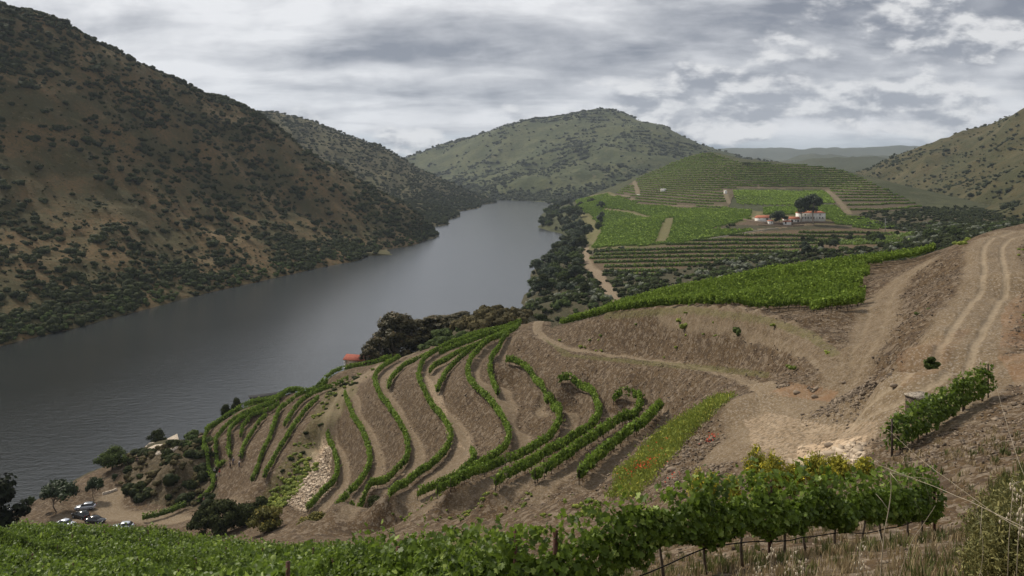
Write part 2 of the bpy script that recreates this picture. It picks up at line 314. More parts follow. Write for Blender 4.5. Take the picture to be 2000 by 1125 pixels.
def height(x, y, full=False):
    """ground height over the river, plus which landform it belongs to"""
    x = np.asarray(x, float); y = np.asarray(y, float); sh = x.shape; x = x.ravel(); y = y.ravel()
    cs = comps(x, y); r = np.hypot(x, y)
    z = cs[0]; u = U0 + FPX * x / np.maximum(y, 0.3)
    # hill relief before they are joined
    g = [(1, 1.2, 40), (2, 9, 130), (3, 11, 180), (4, 62, 620), (5, 22, 260), (6, 22, 700)]
    for i, amp, wl in g:
        m = cs[i] > -200
        if m.any():
            n1 = fbm(x[m] / wl, y[m] / wl, 5, 20 + i * 3)
            rid = 1 - np.abs(n1) * 2
            if i in (2, 3, 4, 5, 6): cs[i][m] += amp * (rid - 0.62) * np.clip((cs[i][m] + 90) / 40, 0.1, 1) * (np.clip(1.15 - (cs[i][m] + 85) / 330, .3, 1) if i == 4 else 1)
            else: cs[i][m] += amp * n1
    st = np.stack(cs); comp = np.argmax(st, 0); z = st.max(0)
    v = V0 - z / np.maximum(y, 0.3) * FPX
    lvl = np.zeros_like(z); tm = np.zeros_like(z)
    near = (comp == 0) & (r > 60) & (r < 270)
    if near.any():
        ii = np.where(near)[0]; wgt = 0
        for q in range(9):
            rr_ = 0 if q == 0 else (8 if q < 5 else 15); wgt = wgt + inpoly(u[ii] + rr_ * math.cos(q * 1.57 + .4), v[ii] + rr_ * 0.6 * math.sin(q * 1.57 + .4), TERR) / 9.0
        m = wgt > 0; ii = ii[m]; wgt = wgt[m]
        if len(ii):
            L_ = fL(x[ii], y[ii]); a = wgt * sst(L_, -0.6, 0.0) * (1 - sst(L_, 8.9, 9.3))
            z[ii] += (stair(L_) - L_) * 4.1 * a; lvl[ii] = L_ - np.floor(L_); tm[ii] = a
    mm = comp == 1
    if mm.any():
        ii = np.where(mm)[0]
        for poly, step in ((MUP, 2.7),):
            m = inpoly(u[ii], v[ii], poly); jj = ii[m]
            s = z[jj] / step; z[jj] += (stair(s) - s) * step * 0.8; lvl[jj] = s - np.floor(s); tm[jj] = 1
    # small relief
    m = comp == 0
    if m.any():
        a = np.clip(r[m] / 40, 0.25, 1)
        z[m] += a * (0.35 * fbm(x[m] / 7, y[m] / 7, 4, 50) + 0.08 * fbm(x[m] / 1.3, y[m] / 1.3, 3, 60))
    zb = z + ZC
    low = zb < 0.6; zb = np.where(low, np.maximum(0.6 + (zb - 0.6) * 1.4, -9), zb)
    if full: return zb.reshape(sh), comp.reshape(sh), lvl.reshape(sh), tm.reshape(sh)
    return zb.reshape(sh)
_Ds = np.exp(np.linspace(np.log(8), np.log(9000), 520))
def cast(uv, dmin=8.0, dmax=9000.0):
    """points where the sight lines through photo pixels meet the ground"""
    uv = np.atleast_2d(np.array(uv, float)); out = np.zeros((len(uv), 3))
    Ds = _Ds[(_Ds >= dmin) & (_Ds <= dmax)]
    for i, (u, v) in enumerate(uv):
        tx, tz = (u - U0) / FPX, (v - V0) / FPX
        z = height(tx * Ds, Ds); ray = ZC - tz * Ds; z = np.maximum(z, 0.0)
        k = np.argmax(ray <= z)
        if not (ray <= z).any(): k = len(Ds) - 1
        if k == 0: D = Ds[0]
        else:
            lo, hi = Ds[k - 1], Ds[k]; f0, f1 = ray[k - 1] - z[k - 1], ray[k] - z[k]
            D = lo + (hi - lo) * (f0 / (f0 - f1) if f0 != f1 else 0)
        out[i] = (tx * D, D, height(np.array([tx * D]), np.array([D]))[0])
    return out
# ---------------------------------------------------------------- materials
def new_mat(name, spec=0.25, rough=0.9):
    m = bpy.data.materials.new(name); m.use_nodes = True; t = NT(m.node_tree)
    b = t.n['Principled BSDF']; b.inputs['Roughness'].default_value = rough; b.inputs['Specular IOR Level'].default_value = spec
    return m, t, b
def simple(name, c1, c2=None, scale=3.0, rough=0.85, spec=0.25, bump=0.0, metal=0.0, detail=6):
    m, t, b = new_mat(name, spec, rough); c2 = c2 or tuple(x * 0.7 for x in c1)
    co = t.add('ShaderNodeTexCoord').outputs['Object']
    f = t.smooth(t.noise(co, scale, detail), 0.35, 0.65)
    t.l.new(t.mix(f, c1, c2), b.inputs['Base Color']); b.inputs['Metallic'].default_value = metal
    if bump:
        bn = t.add('ShaderNodeBump'); bn.inputs['Strength'].default_value = bump; bn.inputs['Distance'].default_value = 0.03
        t.l.new(t.noise(co, scale * 3, 8), bn.inputs['Height']); t.l.new(bn.outputs[0], b.inputs['Normal'])
    return m
def leaf_mat(name, dark, light, yel=None, rough=0.55, spec=0.35, tr=0.25):
    """foliage: every leaf has its own random tint, clumps differ slowly; thin leaves let some light through"""
    m, t, b = new_mat(name, spec, rough)
    rnd = t.attr('rnd'); co = t.add('ShaderNodeNewGeometry').outputs['Position']
    cl = t.noise(co, 0.35, 3)
    f = t.m('ADD', t.m('MULTIPLY', rnd, 0.7), t.m('MULTIPLY', t.smooth(cl, 0.35, 0.65), 0.4), clamp=True)
    c = t.mix(f, dark, light)
    if yel: c = t.mix(t.smooth(rnd, 0.86, 1.0), c, yel)
    t.l.new(c, b.inputs['Base Color'])
    if tr:
        tl = t.add('ShaderNodeBsdfTranslucent'); t.l.new(t.mix(0.5, c, light), tl.inputs[0])
        ms = t.add('ShaderNodeMixShader'); ms.inputs[0].default_value = tr
        t.l.new(b.outputs[0], ms.inputs[1]); t.l.new(tl.outputs[0], ms.inputs[2])
        t.l.new(ms.outputs[0], t.n['Material Output'].inputs[0])
    return m

def ground_material():
    m, t, b = new_mat("earth", 0.15, 0.95)
    geo = t.add('ShaderNodeNewGeometry'); co = geo.outputs['Position']
    sx = t.add('ShaderNodeSeparateXYZ'); t.l.new(geo.outputs['Normal'], sx.inputs[0]); nz = sx.outputs[2]
    fine = t.noise(co, 3.2, 8, 0.65); med = t.noise(co, 0.45, 6, 0.6); big = t.noise(co, 0.06, 5, 0.55); tiny = t.noise(co, 14, 4, 0.6)
    # broken schist: voronoi chips
    vo = t.add('ShaderNodeTexVoronoi'); vo.inputs['Scale'].default_value = 3.4; t.l.new(co, vo.inputs['Vector'])
    vo2 = t.add('ShaderNodeTexVoronoi'); vo2.inputs['Scale'].default_value = 9.0; t.l.new(co, vo2.inputs['Vector'])
    chip = t.add('ShaderNodeSeparateColor'); t.l.new(vo.outputs['Color'], chip.inputs[0])
    chip2 = t.add('ShaderNodeSeparateColor'); t.l.new(vo2.outputs['Color'], chip2.inputs[0])
    soil = t.mix(t.smooth(fine, 0.35, 0.68), (0.046, 0.029, 0.0145), (0.106, 0.068, 0.034))
    soil = t.mix(t.smooth(med, 0.35, 0.7), soil, (0.088, 0.056, 0.027))
    soil = t.mix(t.m('MULTIPLY', t.smooth(big, 0.5, 0.7), 0.4), soil, (0.108, 0.073, 0.038))
    soil = t.mix(t.m('MULTIPLY', t.smooth(chip.outputs[0], 0.80, 0.86), 0.55), soil, (0.22, 0.18, 0.135))
    soil = t.mix(t.m('MULTIPLY', t.smooth(chip2.outputs[0], 0.72, 0.82), 0.35), soil, (0.28, 0.23, 0.175))
    soil = t.mix(t.m('MULTIPLY', t.smooth(chip2.outputs[1], 0.78, 0.86), 0.5), soil, (0.07, 0.05, 0.04))
    crs = t.noise(co, 1.25, 6, 0.7); vo3 = t.add('ShaderNodeTexVoronoi'); vo3.inputs['Scale'].default_value = 1.5; t.l.new(co, vo3.inputs['Vector']); chip3 = t.add('ShaderNodeSeparateColor'); t.l.new(vo3.outputs['Color'], chip3.inputs[0])
    soil = t.mix(t.smooth(crs, 0.52, 0.64), soil, (0.062, 0.042, 0.026)); soil = t.mix(t.m('MULTIPLY', t.m('SUBTRACT', 1.0, t.smooth(crs, 0.36, 0.44)), 0.35), soil, (0.16, 0.112, 0.064))
    soil = t.mix(t.m('MULTIPLY', t.smooth(chip3.outputs[0], 0.84, 0.88), 0.5), soil, (0.21, 0.165, 0.12)); soil = t.mix(t.m('MULTIPLY', t.smooth(chip3.outputs[1], 0.84, 0.88), 0.6), soil, (0.052, 0.036, 0.024))
    path = t.mix(t.smooth(fine, 0.3, 0.7), (0.128, 0.092, 0.054), (0.215, 0.160, 0.099))
    path = t.mix(t.m('MULTIPLY', t.smooth(chip2.outputs[2], 0.7, 0.85), 0.4), path, (0.42, 0.37, 0.31))
    c = t.mix(t.m('MULTIPLY', t.attr('road'), t.smooth(med, -0.2, 0.4)), soil, path)
    rutc = t.mix(fine, (0.235, 0.182, 0.12), (0.30, 0.24, 0.165))
    c = t.mix(t.m('MULTIPLY', t.attr('rut'), t.smooth(fine, 0.15, 0.6)), c, rutc)
    pale = t.mix(t.smooth(med, 0.3, 0.7), (0.40, 0.29, 0.19), (0.58, 0.45, 0.32))
    c = t.mix(t.m('MULTIPLY', t.attr('pale'), t.smooth(fine, 0.38, 0.56)), c, pale)
    c = t.mix(t.m('MULTIPLY', t.attr('red'), t.smooth(med, 0.3, 0.6)), c, (0.27, 0.12, 0.05))
    gr = t.mix(t.smooth(fine, 0.3, 0.7), (0.055, 0.066, 0.020), (0.135, 0.125, 0.040))
    c = t.mix(t.m('MULTIPLY', t.attr('grass'), t.smooth(t.m('ADD', t.m('MULTIPLY', med, 0.5), t.m('MULTIPLY', fine, 0.5)), 0.30, 0.56)), c, gr)
    # far slopes: dry grass, scrub, stone
    hs = t.mix(t.smooth(t.noise(co, 0.022, 6, 0.6), 0.38, 0.62), (0.125, 0.080, 0.034), (0.058, 0.050, 0.019))
    hs = t.mix(t.m('MULTIPLY', t.smooth(t.noise(co, 0.09, 7, 0.65), 0.48, 0.66), 0.75), hs, (0.068, 0.064, 0.026))
    hs = t.mix(t.m('MULTIPLY', t.smooth(t.noise(co, 0.30, 6, 0.7), 0.55, 0.72), 0.55), hs, (0.21, 0.155, 0.09))
    hs = t.mix(t.m('MULTIPLY', t.smooth(t.noise(co, 0.011, 5, 0.6, 0.8), 0.54, 0.66), 0.8), hs, (0.205, 0.150, 0.082))
    hs = t.mix(t.smooth(t.noise(co, 0.55, 6, 0.75), 0.52, 0.62), hs, (0.050, 0.050, 0.022))
    c = t.mix(t.attr('wild'), c, hs)
    gh = t.mix(t.smooth(t.noise(co, 0.012, 8, 0.62), 0.38, 0.64), (0.046, 0.056, 0.022), (0.080, 0.085, 0.036))
    gh = t.mix(t.smooth(t.noise(co, 0.06, 8, 0.7), 0.50, 0.62), gh, (0.038, 0.046, 0.020))
    gh = t.mix(t.m('MULTIPLY', t.smooth(t.noise(co, 0.035, 8, 0.7), 0.58, 0.70), 0.55), gh, (0.19, 0.155, 0.095))
    c = t.mix(t.attr('green'), c, gh)
    c = t.mix(t.m('MULTIPLY', t.attr('dark'), t.smooth(med, 0.2, 0.5)), c, (0.036, 0.040, 0.018))
    t.l.new(c, b.inputs['Base Color'])
    h = t.m('ADD', t.m('MULTIPLY', fine, 0.5), t.m('ADD', t.m('MULTIPLY', med, 0.9), t.m('ADD', t.m('MULTIPLY', chip.outputs[0], 0.30), t.m('MULTIPLY', chip2.outputs[0], 0.14))))
    bn = t.add('ShaderNodeBump'); bn.inputs['Strength'].default_value = 0.9; bn.inputs['Distance'].default_value = 0.22; t.l.new(h, bn.inputs['Height'])
    hb = t.add('ShaderNodeBump'); hb.inputs['Strength'].default_value = 0.8; hb.inputs['Distance'].default_value = 5.0
    t.l.new(t.m('MULTIPLY', t.noise(co, 0.08, 8, 0.7), t.m('ADD', t.attr('wild'), t.attr('green'))), hb.inputs['Height']); t.l.new(bn.outputs[0], hb.inputs['Normal'])
    t.l.new(hb.outputs[0], b.inputs['Normal'])
    return m
EARTH = ground_material()

# ---------------------------------------------------------------- mesh helpers
def mesh_obj(name, V, F, mat, parent=None, smooth=False, attrs=None, link=True, mats=None, midx=None):
    """V: (n,3); F: array (m,k) or list of arrays with different k"""
    Fs = [np.asarray(f, np.int32) for f in (F if isinstance(F, list) else [F]) if len(f)]
    me = bpy.data.meshes.new(name); V = np.asarray(V, np.float32)
    me.vertices.add(len(V)); me.vertices.foreach_set('co', V.ravel())
    nl = sum(f.size for f in Fs); nf = sum(len(f) for f in Fs)
    me.loops.add(nl); me.loops.foreach_set('vertex_index', np.concatenate([f.ravel() for f in Fs]) if Fs else [])
    me.polygons.add(nf); tot = np.concatenate([np.full(len(f), f.shape[1], np.int32) for f in Fs]); st = np.concatenate([[0], np.cumsum(tot)[:-1]]).astype(np.int32)
    me.polygons.foreach_set('loop_start', st); me.polygons.foreach_set('loop_total', tot)
    if smooth: me.polygons.foreach_set('use_smooth', np.ones(nf, bool))
    for mt in (mats or [mat]): me.materials.append(mt)
    if midx is not None: me.polygons.foreach_set('material_index', np.asarray(midx, np.int32))
    for k, a in (attrs or {}).items():
        at = me.attributes.new(k, 'FLOAT', 'POINT'); at.data.foreach_set('value', np.asarray(a, np.float32))
    me.update(calc_edges=True)
    if not link: return me
    o = bpy.data.objects.new(name, me); COL.objects.link(o)
    if parent is not None: o.parent = parent
    return o
def inst(name, me, parent=None, loc=(0, 0, 0), rz=0.0, sc=1.0):
    o = bpy.data.objects.new(name, me); COL.objects.link(o); o.parent = parent
    o.location = loc; o.rotation_euler = (0, 0, rz); o.scale = (sc,) * 3 if not hasattr(sc, '__len__') else sc
    return o
def tag(o, label=None, cat=None, group=None, kind=None):
    if label: o['label'] = label
    if cat: o['category'] = cat
    if group: o['group'] = group
    if kind: o['kind'] = kind
    return o
def empty(name, loc=(0, 0, 0), rz=0.0, sc=1.0):
    o = bpy.data.objects.new(name, None); o.empty_display_size = 0.2; COL.objects.link(o); o.location = loc; o.rotation_euler = (0, 0, rz)
    o.scale = (sc,) * 3 if not hasattr(sc, '__len__') else sc
    return o
class MB:
    """collects shapes for ONE mesh"""
    def __init__(s): s.V = []; s.F = {}; s.n = 0; s.R = []
    def add(s, V, F, rnd=0.5):
        V = np.asarray(V, float); s.V.append(V); s.R.append(np.broadcast_to(np.asarray(rnd, float), (len(V),)))
        for f in (F if isinstance(F, list) else [F]):
            f = np.asarray(f); s.F.setdefault(f.shape[1], []).append(f + s.n)
        s.n += len(V)
    def box(s, c, d, rz=0.0, rnd=0.5, taper=1.0):
        x, y, z = [q / 2 for q in d]
        v = np.array([(-x,-y,-z),(x,-y,-z),(x,y,-z),(-x,y,-z),(-x*taper,-y*taper,z),(x*taper,-y*taper,z),(x*taper,y*taper,z),(-x*taper,y*taper,z)])
        ca, sa = math.cos(rz), math.sin(rz); v = np.stack([v[:,0]*ca - v[:,1]*sa, v[:,0]*sa + v[:,1]*ca, v[:,2]], 1) + np.array(c)
        s.add(v, np.array([(3,2,1,0),(4,5,6,7),(0,1,5,4),(1,2,6,5),(2,3,7,6),(3,0,4,7)]), rnd)
    def tube(s, pts, rad, n=6, rnd=0.5):
        pts = np.asarray(pts, float); rad = np.broadcast_to(np.asarray(rad, float), (len(pts),)); T = np.gradient(pts, axis=0); T /= np.linalg.norm(T, axis=1)[:, None] + 1e-9
        up = np.array([0.31, 0.17, 0.93]); A = np.cross(T, up); A /= np.linalg.norm(A, axis=1)[:, None] + 1e-9; B_ = np.cross(T, A)
        an = np.linspace(0, 2 * np.pi, n, endpoint=False)
        V = (pts[:, None] + rad[:, None, None] * (np.cos(an)[None, :, None] * A[:, None] + np.sin(an)[None, :, None] * B_[:, None])).reshape(-1, 3)
        i = np.arange(len(pts) - 1)[:, None] * n; j = np.arange(n)[None]; k = (j + 1) % n
        F = np.stack([i + j, i + k, i + n + k, i + n + j], 2).reshape(-1, 4)
        s.add(V, [F, np.array([np.arange(n)[::-1]]), np.array([np.arange(n) + (len(pts) - 1) * n])], rnd)
    def arrays(s): return np.concatenate(s.V), [np.concatenate(f) for f in s.F.values()], np.concatenate(s.R)
    def build(s, name, mat, parent=None, smooth=False, link=True):
        V, F, Rn = s.arrays(); return mesh_obj(name, V, F, mat, parent, smooth, {'rnd': Rn}, link)
def seg_dist(x, y, pl):
    """distance to a plan polyline and signed side offset, parameter along"""
    best = np.full(x.shape, 1e9); side = np.zeros(x.shape); tt = np.zeros(x.shape)
    for i in range(len(pl) - 1):
        ax, ay = pl[i][:2]; bx, by = pl[i + 1][:2]; dx, dy = bx - ax, by - ay; L2 = dx * dx + dy * dy + 1e-9
        t = np.clip(((x - ax) * dx + (y - ay) * dy) / L2, 0, 1); ex, ey = x - ax - t * dx, y - ay - t * dy; d = np.hypot(ex, ey)
        m = d < best; best[m] = d[m]; side[m] = (np.sign(ex * dy - ey * dx) * d)[m]; tt[m] = (i + t)[m]
    return best, side, tt
def resample(p, step):
    p = np.asarray(p, float); d = np.concatenate([[0], np.cumsum(np.linalg.norm(np.diff(p, axis=0), axis=1))]); n = max(2, int(d[-1] / step) + 1)
    s = np.linspace(0, d[-1], n); return np.stack([np.interp(s, d, p[:, k]) for k in range(p.shape[1])], 1)
def smoothline(p, it=2):
    p = np.asarray(p, float)
    for _ in range(it):
        q = np.empty((2 * len(p) - 2 + 0, p.shape[1])); q[0::2] = 0.75 * p[:-1] + 0.25 * p[1:]; q[1::2] = 0.25 * p[:-1] + 0.75 * p[1:]
        p = np.concatenate([p[:1], q, p[-1:]])
    return p

# ---------------------------------------------------------------- the ground, one polar sheet out to the horizon
aa = np.concatenate([np.linspace(-80, -37, 60)[:-1], np.linspace(-37, 37, 1180), np.linspace(37, 80, 60)[1:]]) * math.pi / 180
rr = np.concatenate([np.linspace(0.4, 4, 16)[:-1], np.exp(np.linspace(math.log(4), math.log(30), 100))[:-1], np.exp(np.linspace(math.log(30), math.log(300), 470))[:-1],
                     np.exp(np.linspace(math.log(300), math.log(2600), 350))[:-1], np.exp(np.linspace(math.log(2600), math.log(9400), 110))])
GA, GR = np.meshgrid(aa, rr); GX = GR * np.sin(GA); GY = GR * np.cos(GA)
GZ, GC, GL, GT = height(GX, GY, True)
GU = U0 + FPX * GX / np.maximum(GY, 0.3); GV = V0 + (ZC - GZ) / np.maximum(GY, 0.3) * FPX
at = {k: np.zeros(GX.shape) for k in ('road', 'rut', 'pale', 'red', 'grass', 'wild', 'green', 'dark')}
def near_cast(uv, **k): return cast(uv, **k)
# each track: centre line through photo pixels, half width in metres, ruts or not
TRACKS = [
 ([(1700,800),(1760,770),(1830,725),(1880,660),(1925,590),(1948,535),(1935,490),(1950,466),(2000,452),(2060,449)], 3.0, True, 0.85),
 ([(1500,830),(1560,800),(1620,775),(1655,735),(1690,690),(1712,630),(1725,575),(1760,545),(1800,520)], 2.4, False, 0.6),
 ([(1052,628),(1050,648),(1100,680),(1180,692),(1260,702),(1340,715),(1420,730),(1480,750),(1510,800)], 1.05, False, 0.95),
 ([(1640,720),(1600,675),(1540,645),(1470,625),(1380,608),(1300,606)], 1.3, False, 0.45),
 ([(2040,690),(1950,740),(1880,790),(1830,830)], 1.6, False, 0.6),
 ([(800,694),(740,716),(690,747),(655,795),(640,842),(615,882),(595,925)], 1.9, False, 0.9),
 ([(310,1010),(220,1006),(205,980),(240,955),(300,930)], 3.0, False, 0.9),
 ([(450,1005),(350,1012),(250,1010),(130,1012)], 3.2, False, 0.9),
 ([(1560,880),(1540,830),(1500,790)], 4.0, False, 0.8), ([(1480,850),(1620,850),(1700,820)], 4.5, False, 0.7),
]
FARTRACKS = [
 ([(1150,428),(1168,450),(1160,465),(1140,490),(1148,515),(1170,535),(1185,560),(1205,600)], 4.0, 500),
 ([(1130,415),(1150,425),(1162,440),(1158,456)], 3.5, 600),
 ([(1308,426),(1300,450),(1290,473)], 4.0, 600), ([(1180,408),(1240,414),(1306,424)], 2.5, 700),
 ([(1416,370),(1418,395),(1450,402),(1482,408),(1485,416),(1470,426)], 3.5, 650), ([(1240,398),(1330,404),(1420,403)], 2.5, 800),
 ([(1615,372),(1640,395),(1658,418)], 4.0, 750), ([(1430,370),(1530,368),(1615,371)], 2.0, 800), ([(1235,350),(1245,370),(1246,383)], 4.0, 1000),
 ([(1150,488),(1250,484),(1330,477),(1420,462),(1490,450)], 2.0, 550), ([(1190,378),(1240,392)], 3.0, 900), ([(1620,438),(1700,444),(1780,450)], 2.0, 600),
 ([(1400,447),(1480,450),(1560,440),(1620,436)], 2.0, 600),
]
RW = []
for uv, hw, ruts, st_ in TRACKS:
    dmin = 30 if uv[0][0] > 900 else 90
    p = cast(uv, dmin=dmin, dmax=300) if uv[0] != (1052, 628) else ROADC.copy()
    if uv[0] == (1052, 628): p = np.concatenate([p, cast([(1510,800)], dmin=40)])
    p = smoothline(p, 2)
    RW.append((p, hw)); mk = (GR > 25) & (GR < 320)
    x, y = GX[mk], GY[mk]; d, s, _t = seg_dist(x, y, p)
    wob = 0.4 * fbm(x / 3, y / 3, 3, 77)
    r_ = (1 - sst(d + wob, hw * 0.75, hw * 1.25)) * st_
    at['road'][mk] = np.maximum(at['road'][mk], r_)
    rw = 1 - sst(np.abs(np.abs(s + 0.15 * wob) - 1.0), 0.12, 0.42)
    at['rut'][mk] = np.maximum(at['rut'][mk], rw * (1.0 if ruts else 0.22) * (d < hw))
    GZ[mk] -= 0.10 * rw * (d < hw) * (1 if ruts else 0.5)
for uv, hw, dm in FARTRACKS:
    p = smoothline(cast(uv, dmin=dm * 0.7, dmax=2000), 2); mk = (GR > 330) & (GR < 1800) & (GC == 1)
    d, s, _t = seg_dist(GX[mk], GY[mk], p); at['road'][mk] = np.maximum(at['road'][mk], 1 - sst(d, hw * 0.6, hw * 1.1))
nearm = GC == 0
at['wild'][(GC == 2)] = 1; at['wild'][GC == 3] = 0.55; at['green'][GC == 3] = 0.55
at['green'][(GC == 4)] = 1; at['green'][GC == 5] = 0.45; at['green'][GC == 6] = 1; at['dark'][GC == 6] = 0.75
mm = GC == 1
FIELD = [(1120,388),(1190,374),(1240,392),(1330,404),(1420,405),(1480,412),(1475,428),(1400,445),(1490,450),(1420,462),(1330,477),(1250,484),(1150,488),(1142,440)]
q_ = mm & (GR > 900) & ~inpoly(GU, GV, MUP) & ~inpoly(GU, GV, FIELD); at['green'][q_] = 0.9; at['dark'][q_] = 0.4
infield = mm & inpoly(GU, GV, FIELD)
at['grass'][infield] = 0.9
at['grass'][mm & inpoly(GU, GV, [(1425,372),(1615,372),(1660,420),(1640,440),(1490,430),(1430,400)])] = 0.8
at['dark'][mm & ~inpoly(GU, GV, MLO) & (GV > 440) & ~infield & (at['road'] < 0.3) & (GR < 900)] = 0.75
at['dark'][(GC == 5)] = 0.25; at['wild'][GC == 5] = 1.0
scrub = mm & (GU > 1640) & (GR < 1100) & (GV > 405) & ~inpoly(GU, GV, MLO) & ~inpoly(GU, GV, MUP); at['dark'][scrub] = 0.6
# hillside details near the eye
def near_blob(poly, key, val, soft=None):
    m = nearm & inpoly(GU + 8 * fbm(GX / 3, GY / 3, 3, 31) * 60 / np.maximum(GR, 20), GV, poly); at[key][m] = np.maximum(at[key][m], val)
near_blob([(1455,820),(1500,805),(1620,830),(1720,820),(1700,880),(1650,915),(1540,905),(1470,870)], 'pale', 0.3)
near_blob([(1560,870),(1690,850),(1680,915),(1540,918)], 'pale', 1.0)
near_blob([(635,850),(648,880),(640,960),(600,1000),(560,985),(590,930),(610,885)], 'pale', 0.8)
near_blob([(830,730),(860,760),(885,850),(910,880),(880,865),(845,780)], 'pale', 0.35)
near_blob([(1430,775),(1330,870),(1190,975),(1205,930),(1290,850),(1400,780)], 'grass', 0.9)
near_blob([(590,850),(640,760),(690,740),(700,760),(640,850),(600,920),(560,980),(500,990),(540,920)], 'grass', 0.35)
near_blob([(250,870),(370,855),(430,900),(420,1000),(300,985),(240,960)], 'dark', 0.35)
near_blob([(1540,745),(1640,765),(1620,785),(1500,770)], 'red', 0.3); near_blob([(1750,690),(1850,650),(1900,640),(1840,720),(1760,760)], 'red', 0.12); near_blob([(1960,600),(2010,560),(2060,700),(1990,760),(1950,700)], 'red', 0.22)
near_blob([(1180,610),(1350,598),(1500,618),(1590,648),(1645,690),(1625,697),(1580,664),(1495,632),(1350,612),(1180,624)], 'grass', 0.5); near_blob([(1060,660),(1120,692),(1250,703),(1420,717),(1510,728),(1500,738),(1400,727),(1240,711),(1100,696)], 'grass', 0.55)
at['grass'][nearm & (GR < 85) & (GU < 950)] = 0.7
near_blob([(870,660),(1025,585),(1050,610),(1000,640),(890,680)], 'dark', 0.45)
farside = nearm & (GR > 215) & (GU < 1050); at['dark'][farside & (GR > 245)] = 0.7
farr = nearm & (GR > 178) & (GU > 1075); at['dark'][farr] = 0.7
# bench tops are trodden and paler than the cut banks
m = GT > 0; bench = (1 - sst(GL, 0.34, 0.46)) * sst(GL, 0.02, 0.1)
at['road'][m & nearm] = np.maximum(at['road'][m & nearm], (bench * 0.60 * GT)[m & nearm])
strip = np.exp(-((GL - 0.36) / 0.05) ** 2) * GT; at['pale'][m & nearm] = np.maximum(at['pale'][m & nearm], (strip * 0.18)[m & nearm])
at['grass'][m & mm] = (bench * 0.5)[m & mm]; at['dark'][mm & (inpoly(GU, GV, MUP) | inpoly(GU, GV, MLO))] = 0.30; at['red'][mm & inpoly(GU, GV, MLO)] = 0.15
# scuffed verge: patches of grass on the rim of the lower road and bank
V = np.stack([GX.ravel(), GY.ravel(), GZ.ravel()], 1); nr, nc = GX.shape
idx = np.arange(nr * nc).reshape(nr, nc)
Q = np.stack([idx[:-1, :-1], idx[:-1, 1:], idx[1:, 1:], idx[1:, :-1]], -1).reshape(-1, 4)
cf = GC[:-1, :-1].ravel(); rf = (at['road'][:-1, :-1].ravel() > 0.5) & (GT[:-1, :-1].ravel() < 0.01)
zq = GZ[:-1, :-1].ravel(); rq = GR[:-1, :-1].ravel()
def piece(name, sel, lab=None):
    q = Q[sel]
    if not len(q): return
    used, inv = np.unique(q, return_inverse=True)
    mesh_obj(name, V[used], inv.reshape(q.shape)[:, ::-1], EARTH, None, True, {k: a.ravel()[used] for k, a in at.items()})['kind'] = 'structure'
bed = zq < -0.6
piece('riverbed', bed)
piece('ground', ~bed & (cf == 0) & ~rf); piece('dirt_road', ~bed & rf)
piece('vineyard_hill', ~bed & (cf == 1) & ~rf); piece('hillside', ~bed & (cf == 2) & ~rf)
for c, nme in ((3, 'hill'), (4, 'mountain'), (5, 'hill_slope'), (6, 'far_hills')): piece(nme, ~bed & (cf == c) & ~rf)
# ---- river
m, t, b = new_mat('river_water', 0.5, 0.12)
co = t.add('ShaderNodeNewGeometry').outputs['Position']
b.inputs['Base Color'].default_value = (0.014, 0.017, 0.018, 1); b.inputs['IOR'].default_value = 1.75
mpw = t.add('ShaderNodeMapping'); mpw.inputs['Rotation'].default_value = (0, 0, radians(-22)); mpw.inputs['Scale'].default_value = (0.45, 1.0, 1); t.l.new(co, mpw.inputs[0])
gust = t.noise(co, 0.006, 5, 0.6, 0.6)
wv = t.m('ADD', t.noise(mpw.outputs[0], 0.42, 5, 0.62, 0.3), t.m('MULTIPLY', t.noise(mpw.outputs[0], 1.7, 3, 0.6), 0.45))
bn = t.add('ShaderNodeBump'); bn.inputs['Distance'].default_value = 0.24; t.l.new(wv, bn.inputs['Height']); sy_ = t.add('ShaderNodeSeparateXYZ'); t.l.new(co, sy_.inputs[0]); calm = t.m('SUBTRACT', 1.0, t.m('MULTIPLY', t.smooth(t.m('ADD', sy_.outputs[1], t.m('MULTIPLY', t.m('SUBTRACT', gust, 0.5), 500.0)), 140.0, 620.0), 0.90))
t.l.new(t.m('MULTIPLY', calm, t.m('ADD', 0.55, t.m('MULTIPLY', t.smooth(gust, 0.35, 0.65), 0.45))), bn.inputs['Strength'])
t.l.new(bn.outputs[0], b.inputs['Normal']); t.l.new(t.m('SUBTRACT', 0.24, t.m('MULTIPLY', calm, 0.12)), b.inputs['Roughness'])
yy = np.array([60, 200, 400, 800, 1400, 2400, 4200]); WV = []; WF = []
for i, y in enumerate(yy): WV += [(-1500, y, 0), (700, y, 0)]
for i in range(len(yy) - 1): WF.append((2 * i, 2 * i + 1, 2 * i + 3, 2 * i + 2))
mesh_obj('river', WV, np.array(WF), m)['kind'] = 'structure'
# ---- air: far things fade
m = bpy.data.materials.new('haze'); m.use_nodes = True; t = NT(m.node_tree); t.n.clear()
pv = t.add('ShaderNodeVolumePrincipled'); pv.inputs['Color'].default_value = (0.74, 0.85, 1.0, 1); pv.inputs['Density'].default_value = HAZE if 'HAZE' in globals() else 0.000055
pv.inputs['Anisotropy'].default_value = 0.2; mo = t.add('ShaderNodeOutputMaterial'); t.l.new(pv.outputs[0], mo.inputs['Volume'])
mb = MB(); zt = float(GZ.max()) + 20; mb.box((0, 4400, (zt - 12 - 340) / 2), (20000, 10800, zt + 340)); hz = mb.build('haze', m); tag(hz, kind='stuff'); hz.location.z = 0
scene.cycles.volume_max_steps = 64
